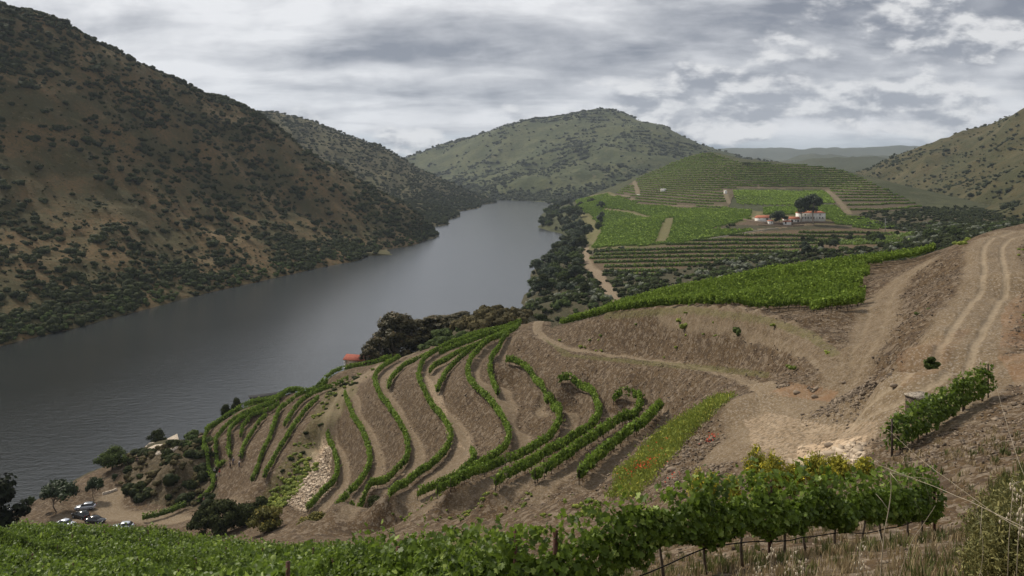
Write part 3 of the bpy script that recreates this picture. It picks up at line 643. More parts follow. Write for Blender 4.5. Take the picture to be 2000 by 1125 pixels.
# ---------------------------------------------------------------- foliage tools
def ico(sub):
    t = (1 + 5 ** .5) / 2
    V = [(-1,t,0),(1,t,0),(-1,-t,0),(1,-t,0),(0,-1,t),(0,1,t),(0,-1,-t),(0,1,-t),(t,0,-1),(t,0,1),(-t,0,-1),(-t,0,1)]
    F = [(0,11,5),(0,5,1),(0,1,7),(0,7,10),(0,10,11),(1,5,9),(5,11,4),(11,10,2),(10,7,6),(7,1,8),(3,9,4),(3,4,2),(3,2,6),(3,6,8),(3,8,9),(4,9,5),(2,4,11),(6,2,10),(8,6,7),(9,8,1)]
    V = [np.array(v) / np.linalg.norm(v) for v in V]
    for _ in range(sub):
        c = {}; nf = []
        def mid(a, b):
            k = (min(a, b), max(a, b))
            if k not in c: v = V[a] + V[b]; V.append(v / np.linalg.norm(v)); c[k] = len(V) - 1
            return c[k]
        for a, b, d in F:
            e, f, g = mid(a, b), mid(b, d), mid(d, a); nf += [(a, e, g), (b, f, e), (d, g, f), (e, f, g)]
        F = nf
    return np.array(V), np.array(F)
ICO = {k: ico(k) for k in (0, 1, 2)}
def unit(v): return v / (np.linalg.norm(v, axis=-1, keepdims=True) + 1e-9)
VINE_LEAF = np.array([(0,0,0),(-.52,.12,.10),(-.40,.72,.14),(0,1,-.04),(.40,.72,.14),(.52,.12,.10)])
LOBED = [np.array([(0,0,0),(-.26,-.10,.06),(-.52,.18,.12),(-.34,.36,.09),(-.46,.70,.13),(-.17,.66,.04),(0,1,-.05)]), np.array([(0,0,0),(.26,-.10,.06),(.52,.18,.12),(.34,.36,.09),(.46,.70,.13),(.17,.66,.04),(0,1,-.05)])]
def lobed(C, N, size, g, rnd=None, droop=0.4, spread=1.4):
    n = len(C); Nn = unit(N + g.normal(size=(n, 3)) * spread * 0.6); T = g.normal(size=(n, 3)); T[:, 2] -= droop; T = unit(T - (T * Nn).sum(1)[:, None] * Nn); B_ = np.cross(Nn, T)
    s = (np.broadcast_to(size, (n,)) * g.uniform(0.45, 1.35, n))[:, None, None]; sh = np.concatenate(LOBED); bend = g.uniform(-1, 2.2, n)[:, None, None]
    V = C[:, None] + s * (sh[None, :, 0, None] * B_[:, None] + (sh[None, :, 1, None] - 0.5) * T[:, None] + sh[None, :, 2, None] * bend * Nn[:, None])
    i = np.arange(n)[:, None] * 14; F = np.concatenate([i + np.arange(7)[None], i + (np.arange(7)[::-1] + 7)[None]])
    return V.reshape(-1, 3), F, np.repeat(g.uniform(0, 1, n) if rnd is None else rnd, 14)
SLIM_LEAF = np.array([(0,0,0),(-.16,.3,.04),(-.13,.75,.04),(0,1,0),(.13,.75,.04),(.16,.3,.04)])
def leaves(C, N, size, g, shape=VINE_LEAF, droop=0.0, rnd=None, spread=0.9):
    """folded two-quad leaves at C, facing roughly along N"""
    n = len(C); Nn = unit(N + g.normal(size=(n, 3)) * spread * 0.6)
    T = g.normal(size=(n, 3)); T[:, 2] -= droop; T = unit(T - (T * Nn).sum(1)[:, None] * Nn); B_ = np.cross(Nn, T)
    s = (np.broadcast_to(size, (n,)) * g.uniform(0.65, 1.3, n))[:, None, None]
    V = C[:, None] + s * (shape[None, :, 0, None] * B_[:, None] + (shape[None, :, 1, None] - 0.5) * T[:, None] + shape[None, :, 2, None] * Nn[:, None])
    i = np.arange(n)[:, None] * 6
    F = np.concatenate([i + np.array([[0, 1, 2, 3]]), i + np.array([[0, 3, 4, 5]])])
    r = g.uniform(0, 1, n) if rnd is None else rnd
    return V.reshape(-1, 3), F, np.repeat(r, 6)
def cards(C, N, size, g, rnd=None, asp=1.0):
    """ragged leaf clumps as single bent quads, for plants far away"""
    n = len(C); Nn = unit(N + g.normal(size=(n, 3)) * 0.5); T = unit(np.cross(Nn, g.normal(size=(n, 3)))); B_ = np.cross(Nn, T)
    s = (np.broadcast_to(size, (n,)) * g.uniform(0.6, 1.3, n))[:, None, None]
    q = np.array([(-.5,-.35,0),(.35,-.5,.1),(.5,.35,0),(-.3,.5,.12)]); V = C[:, None] + s * (q[None, :, 0, None] * T[:, None] * asp + q[None, :, 1, None] * B_[:, None] + q[None, :, 2, None] * Nn[:, None])
    F = np.arange(n * 4).reshape(n, 4); r = g.uniform(0, 1, n) if rnd is None else rnd
    return V.reshape(-1, 3), F, np.repeat(r, 4)
def blob(c, rad, sub, seed, rough=0.25, rnd=0.1, flat=1.0):
    V, F = ICO[sub]; k = 1 + rough * 2 * perlin(V[:, 0] * 2.3 + seed * 7.1, V[:, 1] * 2.3 + V[:, 2] * 3.1 + seed)
    return V * k[:, None] * np.array(rad) * np.array([1, 1, flat]) + np.array(c), F, np.full(len(V), rnd)

M_VINE = leaf_mat('vine_leaves', (0.022, 0.044, 0.005), (0.165, 0.245, 0.032), (0.36, 0.45, 0.11), 0.5, 0.3, 0.45)
M_VINEF = leaf_mat('young_vine_leaves', (0.050, 0.090, 0.011), (0.20, 0.285, 0.040), (0.32, 0.41, 0.08), 0.7, 0.12, 0.3)
M_FIELD = leaf_mat('field_vine_leaves', (0.080, 0.135, 0.018), (0.23, 0.325, 0.050), (0.32, 0.40, 0.09), 0.8, 0.08, 0.2)
M_VINEM = leaf_mat('terrace_vine_leaves', (0.036, 0.070, 0.008), (0.20, 0.295, 0.042), (0.30, 0.38, 0.08), 0.65, 0.14, 0.3)
M_SCRUB = leaf_mat('scrub_leaves', (0.011, 0.017, 0.006), (0.058, 0.068, 0.022), None, 0.8, 0.08, 0.12)
M_SCRUBG = leaf_mat('bright_scrub_leaves', (0.030, 0.046, 0.014), (0.095, 0.125, 0.035), None, 0.8, 0.08, 0.15)
M_GREY = leaf_mat('grey_scrub_leaves', (0.075, 0.085, 0.055), (0.21, 0.225, 0.165), None, 0.7, 0.2, 0.1)
M_FARB = leaf_mat('far_bush_leaves', (0.024, 0.031, 0.015), (0.066, 0.074, 0.034), None, 0.8, 0.1, 0.0)
M_EUC = leaf_mat('eucalyptus_leaves', (0.020, 0.022, 0.008), (0.095, 0.078, 0.028), (0.16, 0.095, 0.04), 0.6, 0.3, 0.15)
M_TREE = leaf_mat('tree_leaves', (0.012, 0.022, 0.008), (0.042, 0.065, 0.020), None, 0.6, 0.3, 0.15)
M_WEED = leaf_mat('weed_leaves', (0.095, 0.13, 0.024), (0.29, 0.33, 0.055), (0.50, 0.45, 0.07), 0.7, 0.2, 0.2)
M_YELL = leaf_mat('broom_sprays', (0.13, 0.15, 0.030), (0.42, 0.38, 0.045), (0.62, 0.52, 0.04), 0.7, 0.2, 0.2)
M_BARK = simple('bark', (0.085, 0.065, 0.048), (0.16, 0.13, 0.10), 5.0)
M_BARKP = simple('pale_bark', (0.22, 0.19, 0.155), (0.36, 0.32, 0.27), 3.0)
M_POST = simple('weathered_post', (0.035, 0.027, 0.022), (0.075, 0.055, 0.045), 12.0)
M_RUST = simple('rusty_post', (0.10, 0.045, 0.03), (0.05, 0.03, 0.025), 20.0)

# ---- which parts of the ground the camera can see, for spending plants where they show
TT = (GZ - ZC) / GR; RMX = np.maximum.accumulate(TT, axis=0); VIS = np.zeros(GX.shape, bool); VIS[1:] = TT[1:] >= RMX[:-1] - 0.004
CELL = GR ** 2 * np.gradient(np.log(GR), axis=0) * np.gradient(aa)[None]
def pick(mask, dens, n, g, vis=True):
    """n ground points drawn by area x density"""
    m = mask & (VIS if vis else True); ii = np.where(m.ravel())[0]
    w_ = CELL.ravel()[ii] * (dens.ravel()[ii] if hasattr(dens, 'ravel') else 1.0); w_ = np.clip(w_, 0, None); w_ /= w_.sum()
    k = g.choice(ii, size=n, p=w_, replace=True); r = GR.ravel()[k]
    X_ = GX.ravel()[k] + g.uniform(-.5, .5, n) * r * 0.006; Y_ = GY.ravel()[k] + g.uniform(-.5, .5, n) * r * 0.006
    return np.stack([X_, Y_, GZ.ravel()[k]], 1), k

# ---- a row of trained vines
def vine_row(name, p, label, group, dens=60, size=0.2, h0=0.55, h1=1.75, wd=0.55, mat=None, posts=0, trunks=0, shoots=0.12, seed=0, leaf='vine', core=True, post_h=1.8, post_mat=None, tr=0.045, cat='vine row', gap=0.25, spikes=0, merge=None, ragged=0.0):
    g = np.random.default_rng(seed + 100); p = np.asarray(p, float); mat = mat or M_VINE
    base = p[len(p) // 2] if merge is None else np.zeros(3); root = None
    if merge is None: root = empty(name, tuple(base)); tag(root, label, cat, group)
    q = resample(p, 0.5 if len(p) < 2000 else 1.0) - base; n = len(q); T = unit(np.gradient(q[:, :2], axis=0)); Nn = np.stack([T[:, 1], -T[:, 0]], 1)
    length = float(np.linalg.norm(np.diff(q, axis=0), axis=1).sum()); cnt = int(length * dens)
    s = g.uniform(0, n - 1.001, cnt); i = s.astype(int); f = (s - i)[:, None]; c = q[i] * (1 - f) + q[i + 1] * f; nn = Nn[i]
    ph = s * 0.5; wv_ = 0.75 + 0.5 * perlin(ph / 1.3 + seed * 3.7, ph * 0 + 1.5) + 0.25 * perlin(ph / 0.35 + seed, ph * 0 + 7.5)
    keep = perlin(ph / 1.1 + seed * 9.1, ph * 0 + 11.3) > -gap * 2.0; 
    th = g.uniform(0, 2 * np.pi, cnt); rad = g.uniform(0.55, 1.05, cnt)
    hh = (h1 - h0) / 2; topv = 1 + 0.42 * perlin(ph / 0.8 + seed * 1.7, ph * 0 + 3.5)
    off = np.cos(th) * rad * wd * 0.5 * wv_; zz = h0 + hh * topv + np.sin(th) * rad * hh * topv * (0.8 + 0.25 * wv_)
    if ragged:
        lowm = np.sin(th) < 0; bt = 0.75 + 1.1 * perlin(ph / 0.55 + seed * 5.1, ph * 0 + 21.5); zz[lowm] = (h0 + hh * topv)[lowm] + (zz - h0 - hh * topv)[lowm] * np.clip(bt, 0.25, 1.35)[lowm]; zz += ragged * 0.16 * perlin(ph / 0.6, ph * 0 + 31.5)
    sh = g.uniform(0, 1, cnt) < shoots; k = int(sh.sum())
    zz[sh] = h1 + g.uniform(-0.1, 0.45 + 0.25 * ragged, k) * (0.4 + np.abs(perlin(ph[sh] * 3.1, ph[sh] * 0))) * 1.6; off[sh] *= 0.6
    C = c.copy(); C[:, 0] += nn[:, 0] * off; C[:, 1] += nn[:, 1] * off; C[:, 2] += zz
    Nv = np.zeros((cnt, 3)); Nv[:, 0] = nn[:, 0] * np.cos(th); Nv[:, 1] = nn[:, 1] * np.cos(th); Nv[:, 2] = np.sin(th) * 0.7 + 0.45
    C, Nv = C[keep | sh], Nv[keep | sh]; rz = np.clip((C[:, 2] * 0 + g.uniform(0, 1, len(C))), 0, 1)
    mb = MB() if merge is None else merge; V_, F_, R_ = leaves(C, Nv, size, g, rnd=rz, droop=0.4) if leaf == 'vine' else lobed(C, Nv, size, g, rnd=rz) if leaf == 'lobed' else cards(C, Nv, size, g, rnd=rz)
    mb.add(V_, F_, R_)
    if spikes:
        ns = int(length * spikes); si = g.uniform(0, n - 1.001, ns); i = si.astype(int); cc = q[i] + (si - i)[:, None] * (q[i + 1] - q[i]); o2 = g.normal(size=ns) * wd * 0.26
        kq = perlin(si * 0.5 / 1.1 + seed * 9.1, si * 0 + 11.3) > -gap * 2.0; si, i, cc, o2 = si[kq], i[kq], cc[kq], o2[kq]; ns = len(si); cc[:, 0] += Nn[i, 0] * o2; cc[:, 1] += Nn[i, 1] * o2; hs_ = g.uniform(0.35, 0.8, ns) * (0.75 + 0.6 * np.abs(perlin(si * 0.9 + seed, si * 0 + 4.4))); cc[:, 2] += h1 - 0.30 + hs_ * 0.25
        dr = unit(np.stack([g.normal(size=ns) * .28 + Nn[i, 0] * o2, g.normal(size=ns) * .28 + Nn[i, 1] * o2, np.ones(ns)], 1)); sd = unit(np.cross(dr, g.normal(size=(ns, 3)))); wq = (0.085 + size * 0.12)
        q4 = np.stack([cc - sd * wq - dr * hs_[:, None] * .5, cc + sd * wq - dr * hs_[:, None] * .5, cc + sd * wq * .55 + dr * hs_[:, None] * .3, cc + dr * hs_[:, None] * .5, cc - sd * wq * .6 + dr * hs_[:, None] * .2], 1)
        mb.add(q4.reshape(-1, 3), np.arange(ns * 5).reshape(ns, 5), np.repeat(g.uniform(0.55, 1.0, ns), 5))
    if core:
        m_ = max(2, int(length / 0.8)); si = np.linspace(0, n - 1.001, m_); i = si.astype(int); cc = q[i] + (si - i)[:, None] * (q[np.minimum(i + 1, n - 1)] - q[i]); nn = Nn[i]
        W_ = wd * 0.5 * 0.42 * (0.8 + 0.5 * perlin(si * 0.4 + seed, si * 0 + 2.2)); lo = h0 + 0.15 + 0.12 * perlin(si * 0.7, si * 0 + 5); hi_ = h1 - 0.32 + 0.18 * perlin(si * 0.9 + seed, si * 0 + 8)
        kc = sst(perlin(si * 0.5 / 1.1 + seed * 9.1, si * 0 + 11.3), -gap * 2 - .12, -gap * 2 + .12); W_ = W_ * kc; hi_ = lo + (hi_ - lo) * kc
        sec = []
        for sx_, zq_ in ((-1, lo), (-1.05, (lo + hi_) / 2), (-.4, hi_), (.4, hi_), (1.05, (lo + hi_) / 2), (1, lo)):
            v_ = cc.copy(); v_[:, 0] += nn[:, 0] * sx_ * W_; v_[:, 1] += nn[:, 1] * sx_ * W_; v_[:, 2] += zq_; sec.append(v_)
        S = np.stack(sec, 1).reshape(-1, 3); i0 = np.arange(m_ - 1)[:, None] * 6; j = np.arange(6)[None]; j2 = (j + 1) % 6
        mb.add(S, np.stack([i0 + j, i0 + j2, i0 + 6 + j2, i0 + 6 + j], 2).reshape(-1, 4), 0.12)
    if merge is not None: return None
    mb.build('foliage', mat, root)
    def along(step, j=0.0):
        k_ = max(1, int(length / step)); ss = np.clip((np.arange(k_) + 0.5 + g.uniform(-j, j, k_)) / k_ * (n - 1), 0, n - 1.01); i = ss.astype(int); return q[i] + (ss - i)[:, None] * (q[i + 1] - q[i])
    if trunks:
        tms = []
        for _k in range(3):
            tb = MB(); tb.tube([(0, 0, -.15), (g.uniform(-.08, .08), g.uniform(-.08, .08), 0.42), (g.uniform(-.12, .12), g.uniform(-.12, .12), h0 + 0.35)], [tr * 1.3, tr, tr * 0.8], 5); tms.append(tb.build('vine_trunk', M_BARK, None, link=False))
        for a in along(trunks, 0.2)[:100]: inst('vine_trunk', tms[g.integers(3)], root, tuple(a), g.uniform(0, 6.28))
    if posts:
        ps = along(posts); ps = np.concatenate([q[:1], ps[1:-1] if len(ps) > 2 else ps, q[-1:]]) ; pr = MB(); pr.box((0, 0, post_h / 2 - 0.1), (0.07, 0.07, post_h + 0.2), 0.2, taper=0.9)
        pm = pr.build('post', post_mat or M_POST, None, link=False)
        for a in ps[:100]: inst('post', pm, root, tuple(a), g.uniform(0, 1))
    return root
def ground_line(p, step=1.0):
    p = smoothline(np.asarray(p, float), 2); p = resample(p, step); p[:, 2] = height(p[:, 0], p[:, 1]); return p
def onum(i):
    one = ['first','second','third','fourth','fifth','sixth','seventh','eighth','ninth','tenth','eleventh','twelfth','thirteenth','fourteenth','fifteenth','sixteenth','seventeenth','eighteenth','nineteenth']
    i = min(i, 58); return one[i] if i < 19 else ('twentieth','thirtieth','fortieth','fiftieth')[(i + 1) // 10 - 2] if (i + 1) % 10 == 0 else ('twenty','thirty','forty','fifty')[(i + 1) // 10 - 2] + ' ' + one[(i + 1) % 10 - 1]
ORD = ['first','second','third','fourth','fifth','sixth','seventh','eighth','ninth','tenth']
names_R = {0:'shortest curved vine row on the first bench beside the pale rocky scree', 1:'curved vine row on the second bench right of the rocky scree', 2:'long curved vine row on the third bench, starting at the dirt track', 3:'long curved vine row sweeping from the crest to the fourth bench',
 5:'long curved vine row on the fifth bench, reaching the crest by the road end', 6:'curved vine row wrapping round the sixth bench below the big bare bank', 7:'hooked vine row on the seventh bench under the bare bank', 8:'vine row with a short hook at its top on the eighth bench', 9:'short straight vine row nearest the poppies and weedy bank'}
for k, p in R3.items():
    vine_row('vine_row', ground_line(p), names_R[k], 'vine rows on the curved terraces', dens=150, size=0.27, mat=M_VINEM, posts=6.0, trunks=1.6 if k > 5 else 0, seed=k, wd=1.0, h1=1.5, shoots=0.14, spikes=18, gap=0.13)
names_X = {'a':'vine row along the dirt track just below the crest', 'b':'short vine row at the crest behind the others', 'c':'vine row ending midway on the slope below the crest', 'd':'vine row ending beside the pale rock streak', 'f':'short vine row ending on the bare bank below the road end', 'h':'short hooked vine row at the foot of the fourth bank'}
for i, (k, p) in enumerate(RX3.items()):
    vine_row('vine_row', ground_line(p), names_X[k], 'vine rows on the curved terraces', dens=135, size=0.27, posts=6.0, seed=20 + i, wd=0.95, h1=1.5, mat=M_VINEM, shoots=0.15, spikes=17)
names_L = {0:'outermost vine row on the river side, running down to the lot', 1:'second vine row from the river edge above the workers', 2:'third vine row from the river edge ending by the workers', 3:'very short vine row high on the river slope', 4:'short vine row ending beside the standing workers',
 5:'long vine row down the middle of the river slope', 6:'short vine row high beside the weedy verge', 7:'vine row next to the weedy verge of the track'}
for i, (k, p) in enumerate(L3.items()):
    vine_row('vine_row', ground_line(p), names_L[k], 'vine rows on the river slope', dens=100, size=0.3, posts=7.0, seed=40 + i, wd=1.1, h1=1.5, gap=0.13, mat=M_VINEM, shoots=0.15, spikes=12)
# extra rows crowding the skyline above the river
for i, (du, dz) in enumerate([(0, 5.0), (0, 9.0)]):
    q = L3[0][:8].copy(); q[:, 1] += dz; q[:, 0] += q[:, 0] / q[:, 1] * dz
    vine_row('vine_row', ground_line(q), ['vine row just behind the outermost one on the river edge', 'hindmost vine row dropping toward the river'][i], 'vine rows on the river slope', dens=80, size=0.28, seed=60 + i, wd=0.9, mat=M_VINEM, spikes=10, h1=1.6)
p = cast([(278,1020),(300,1016),(330,1008),(362,994)], dmin=120, dmax=260); vine_row('vine_row', ground_line(p), 'low vine row edging the car park below the bushes', 'vine rows on the river slope', dens=70, size=0.28, seed=66, wd=1.3)
# ---- dense block of vines on the plateau
front = cast([(1088,636),(1200,620),(1300,606),(1450,598),(1560,606),(1612,615),(1684,604)], dmin=60, dmax=200)
edge = cast([(1695,560),(1705,528),(1760,515),(1828,500)], dmin=90, dmax=200)
back = np.array([P(u, 500, D) for u, D in [(1830,158),(1700,155),(1500,154),(1300,166),(1200,174),(1085,186)]])
BLK = np.concatenate([front[:, :2], edge[:, :2], back[:, :2]])
d_ = unit(np.array([[0.972, -0.235]]))[0]; n_ = np.array([0.235, 0.972])
pr_ = BLK @ n_; sd_ = BLK @ d_; kk = 0
for off in np.arange(pr_.min() + 0.6, pr_.max(), 2.1):
    s = np.arange(sd_.min(), sd_.max(), 0.8); q = s[:, None] * d_ + off * n_; ins = inpoly(q[:, 0], q[:, 1], [tuple(a) for a in BLK])
    if ins.sum() < 4: continue
    q = q[ins]; brk = np.where(np.diff(np.where(ins)[0]) > 1)[0]; q = q if not len(brk) else q[:brk[0] + 1] if brk[0] > len(q) / 2 else q[brk[-1] + 1:]
    if len(q) < 4: continue
    p = np.stack([q[:, 0], q[:, 1], height(q[:, 0], q[:, 1])], 1); p = p[::2] if len(p) > 8 else p
    vine_row('vine_row', p, 'upright bright green vine row of the plateau block, %s from its front edge' % onum(kk), 'vine rows of the plateau block', dens=48 if kk > 6 else 70, size=0.27, mat=M_VINEF, seed=200 + kk, wd=0.8, h0=0.7, h1=1.65, shoots=0.12, spikes=14, trunks=1.3 if kk < 12 else 0, posts=0, gap=0.5); kk += 1
# ---- foreground vines: row A nearest the camera, and its neighbours on the left
A_uD = [(1825,22),(1640,18.5),(1385,15.2),(1180,13.6),(1000,13.4),(850,15.5),(700,20),(560,26.5),(400,34.5),(200,46),(0,58),(-120,66)]
Apl = np.array([((u - U0) / FPX * D, D) for u, D in A_uD]); Apl = smoothline(Apl, 2)
Aline = resample(np.concatenate([Apl, np.zeros((len(Apl), 1))], 1), 0.5)[:, :2]
def offset_line(L_, o):
    T = unit(np.gradient(L_, axis=0)); T = np.stack([np.convolve(np.pad(T[:, k], 10, 'edge'), np.ones(21) / 21, 'valid') for k in (0, 1)], 1); T = unit(T)
    return L_ + np.stack([T[:, 1], -T[:, 0]], 1) * o
labs = {0: 'long foreground vine row with posts and black hose, nearest the camera', 1:'foreground vine row just behind the nearest one', 2:'third foreground vine row down the left slope', 3:'fourth foreground vine row down the left slope', 4:'farthest foreground vine row before the slope drops to the lot', -1:'vine row in the lower left next to the nearest one', -2:'second vine row of the lower left corner', -3:'third vine row of the lower left corner', -4:'last vine row cut by the lower left corner'}
for k in range(-4, 5):
    q = offset_line(Aline, k * 2.3 * 1.0); uu = U0 + FPX * q[:, 0] / q[:, 1]
    if k > 0: q = q[uu < [0, 1010, 930, 860, 800][k]]
    if k < 0: q = q[(uu < 860) & (np.hypot(q[:, 0], q[:, 1]) > 17)]; uu = U0 + FPX * q[:, 0] / q[:, 1]
    if len(q) < 8: continue
    p = np.stack([q[:, 0], q[:, 1], height(q[:, 0], q[:, 1])], 1)
    if k == 0:
        h = 26
        uu = U0 + FPX * p[:, 0] / p[:, 1]; cut = np.argmax(uu < 640)
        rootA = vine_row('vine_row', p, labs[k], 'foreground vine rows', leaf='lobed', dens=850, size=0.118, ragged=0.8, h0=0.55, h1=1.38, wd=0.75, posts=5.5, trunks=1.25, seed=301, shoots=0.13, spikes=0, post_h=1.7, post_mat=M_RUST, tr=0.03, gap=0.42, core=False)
        A3 = p
    else: vine_row('vine_row', p, labs[k], 'foreground vine rows', dens=300, size=0.15, h0=0.5, h1=1.5, wd=1.3, posts=6, trunks=0, seed=310 + k, shoots=0.10, spikes=4, post_mat=M_RUST, gap=0.6)
hb = MB(); q = A3[:60].copy(); q[:, 2] += 0.50 + 0.04 * np.sin(np.arange(len(q)) * 0.7); q[:, 1] -= 0.06; hb.tube(q, 0.012, 6); tag(hb.build('irrigation_hose', simple('black_hose', (0.01, 0.01, 0.01)), None, True), 'thin black irrigation hose strung low along the nearest vine row', 'hose')
wb = MB(); q = A3.copy(); q[:, 2] += 1.15; wb.tube(q, 0.003, 4); wm_ = simple('wire', (0.25, 0.25, 0.25), rough=0.4, metal=0.8); wb.build('trellis_wire', wm_, rootA).location = -rootA.location
# row by the stone box
p = ground_line(cast([(1742,892),(1790,862),(1840,826),(1885,800),(1930,775)], dmin=20, dmax=80), 0.5)
vine_row('vine_row', p, 'short bushy vine row beside the stone box at the right', 'vine rows near the yard', leaf='lobed', dens=420, size=0.16, wd=1.3, h0=0.3, h1=1.5, posts=4, trunks=1.3, seed=77, gap=0.3, core=False)

# ---- far vineyards on the hill with the house
def rows_by_level(poly, step, zlo, zhi, lab, group, dens, size, name='vine_row', wd=1.3, h1=1.9, minlen=25, every=1, jitter=0.0, mat=None, kmax=60):
    """rows follow the contours z = k*step of the undisturbed hill"""
    cmp_ = fM(GX[MR0:MR1], GY[MR0:MR1]) * GR[MR0:MR1]; out = 0
    nz = cmp_ + 1.2 * fbm(GX[MR0:MR1] / 40, GY[MR0:MR1] / 40, 5, 23)
    uu = GU[MR0:MR1]; vv = GV[MR0:MR1]; inside = inpoly(uu, vv, poly) & (GC[MR0:MR1] == 1) & (at['road'][MR0:MR1] < 0.75)
    for lev in np.arange(math.floor(zhi / step), math.floor(zlo / step), -1):
        z0 = lev * step; cr = (nz[:-1] < z0) & (nz[1:] >= z0) & inside[:-1]
        seq = []; last = None
        def flush():
            nonlocal out
            if len(seq) > 3:
                p = np.array(seq); ln = np.linalg.norm(np.diff(p[:, :2], axis=0), axis=1).sum()
                if ln > minlen and out < kmax:
                    vine_row(name, p, lab % onum(out) if '%s' in lab else lab, group, dens=dens, size=size, wd=wd, h0=0.2, h1=h1, seed=int(500 + out), leaf='card', mat=mat or M_VINEM, gap=0.6); out += 1
            seq.clear()
        for j in range(0, GX.shape[1], 1):
            c = np.where(cr[:, j])[0]
            if not len(c): 
                if seq: flush()
                last = None; continue
            i = c[0] if last is None else c[np.argmin(np.abs(c - last))]
            if last is not None and abs(i - last) > 12: flush(); i = c[0]
            t = (z0 - nz[i, j]) / (nz[i + 1, j] - nz[i, j] + 1e-9); r = GR[MR0 + i, j] * (1 - t) + GR[MR0 + i + 1, j] * t
            seq.append((r * math.sin(aa[j]), r * math.cos(aa[j]), GZ[MR0 + i, j] * (1 - t) + GZ[MR0 + i + 1, j] * t)); last = i
        flush()
    return out
MR0, MR1 = int(np.searchsorted(rr, 380)), int(np.searchsorted(rr, 1700))
n1_ = rows_by_level(MUP, 2.7, -47, 40, 'thin vine row on a terrace of the upper hill, %s counted from the crest', 'vine rows on the upper hill terraces', 4.5, 1.2, wd=1.7, h1=1.9, kmax=90)
n2_ = 0
for (a_, b_, va, vm_, vb) in [(1420,1790,460,462,466),(1350,1780,470,469,472),(1300,1760,478,476,477),(1180,1600,491,485,484),(1160,1560,498,493,492),(1152,1500,505,502,500),(1160,1440,513,511,509),(1180,1380,522,520,518),(1200,1320,531,530,529),(1230,1290,539,539,538),(1560,1790,455,455,459)]:
    uq = np.linspace(a_, b_, 14); vq = np.interp(uq, [a_, (a_ + b_) / 2, b_], [va, vm_, vb]) + 1.0
    vine_row('vine_row', ground_line(cast(np.stack([uq, vq], 1), dmin=380, dmax=1200), 2.0), ['upper','lower'][n2_ > 4] + ' terrace vine row below the white house, number %s down the slope' % ORD[min(n2_, 9)] if n2_ < 10 else 'vine row on the terrace just under the retaining wall', 'vine rows on the terraces below the house', dens=9, size=1.0, wd=1.7, h0=0.1, h1=2.1, seed=700 + n2_, leaf='card', mat=M_VINE, gap=0.5); n2_ += 1
def field_rows(poly, ang, gap, lab, group, kmax, dens, size, seed0, dmin=500, wd=1.5, rest=None):
    """parallel rows of a far field, direction ang from +X"""
    pw = cast(poly, dmin=dmin, dmax=2500)[:, :2]; d_ = np.array([math.cos(ang), math.sin(ang)]); n_ = np.array([-d_[1], d_[0]])
    a, b = (pw @ d_), (pw @ n_); out = 0; offs = np.arange(b.min() + gap / 2, b.max(), gap)
    for off in offs:
        s = np.arange(a.min(), a.max(), 3.0); q = s[:, None] * d_ + off * n_ ; q += n_ * (3.5 * np.sin(s / 55.0))[:, None]
        z = height(q[:, 0], q[:, 1]); u_ = U0 + FPX * q[:, 0] / q[:, 1]; v_ = V0 + (ZC - z) / q[:, 1] * FPX
        ok = inpoly(u_, v_, poly) & (z > 2); 
        for uv, hw, dm in FARTRACKS:
            if ok.any(): d__, _s, _t = seg_dist(q[:, 0], q[:, 1], FT[id(uv)]); ok &= d__ > hw
        idx_ = np.where(ok)[0]
        if not len(idx_): continue
        for run in np.split(idx_, np.where(np.diff(idx_) > 1)[0] + 1):
            if len(run) < 4 or (out >= kmax and rest is None): continue
            p = np.stack([q[run, 0], q[run, 1], z[run]], 1)
            vine_row('vine_row', p, lab % onum(out) if '%s' in lab else lab, group, dens=dens, size=size, wd=wd, h0=0.1, h1=1.9, seed=seed0 + out, leaf='card', mat=M_FIELD, gap=0.6, merge=rest if out >= kmax else None); out += 1
    return out
FT = {id(uv): smoothline(cast(uv, dmin=dm * 0.7, dmax=2000), 2) for uv, hw, dm in FARTRACKS}
REST = MB()
n3_ = field_rows([(1122,392),(1190,377),(1238,394),(1330,407),(1415,408),(1470,412),(1468,428),(1400,445),(1480,450),(1420,460),(1330,475),(1250,482),(1152,486),(1146,440)], radians(6), 4.3, 'bright green vine row in the broad field above the river', 'vine rows of the broad green field', 80, 2.6, 1.35, 800, rest=REST)
tag(REST.build('distant_vine_rows', M_FIELD), 'far part of the broad green field, its vine rows merging', None, None, 'stuff')
n4_ = field_rows([(1430,373),(1612,372),(1634,398),(1520,402),(1440,400)], radians(97), 5.2, 'vine row running uphill in the rectangular plot, %s from the right', 'vine rows of the rectangular plot', 50, 3.0, 1.2, 1100, dmin=700)
n5_ = field_rows([(1490,404),(1632,402),(1656,420),(1640,432),(1545,420),(1490,420)], radians(8), 4.0, 'green vine row in the small plot behind the house, %s from the front', 'vine rows of the plot behind the house', 30, 3.0, 1.2, 1200, dmin=700)
n6_ = field_rows([(1620,424),(1680,424),(1760,448),(1700,450),(1625,438)], radians(-10), 4.0, 'green vine row in the strip right of the white house', 'vine rows right of the house', 20, 3.0, 1.2, 1300, dmin=600)
print('far rows', n1_, n2_, n3_, n4_, n5_, n6_)

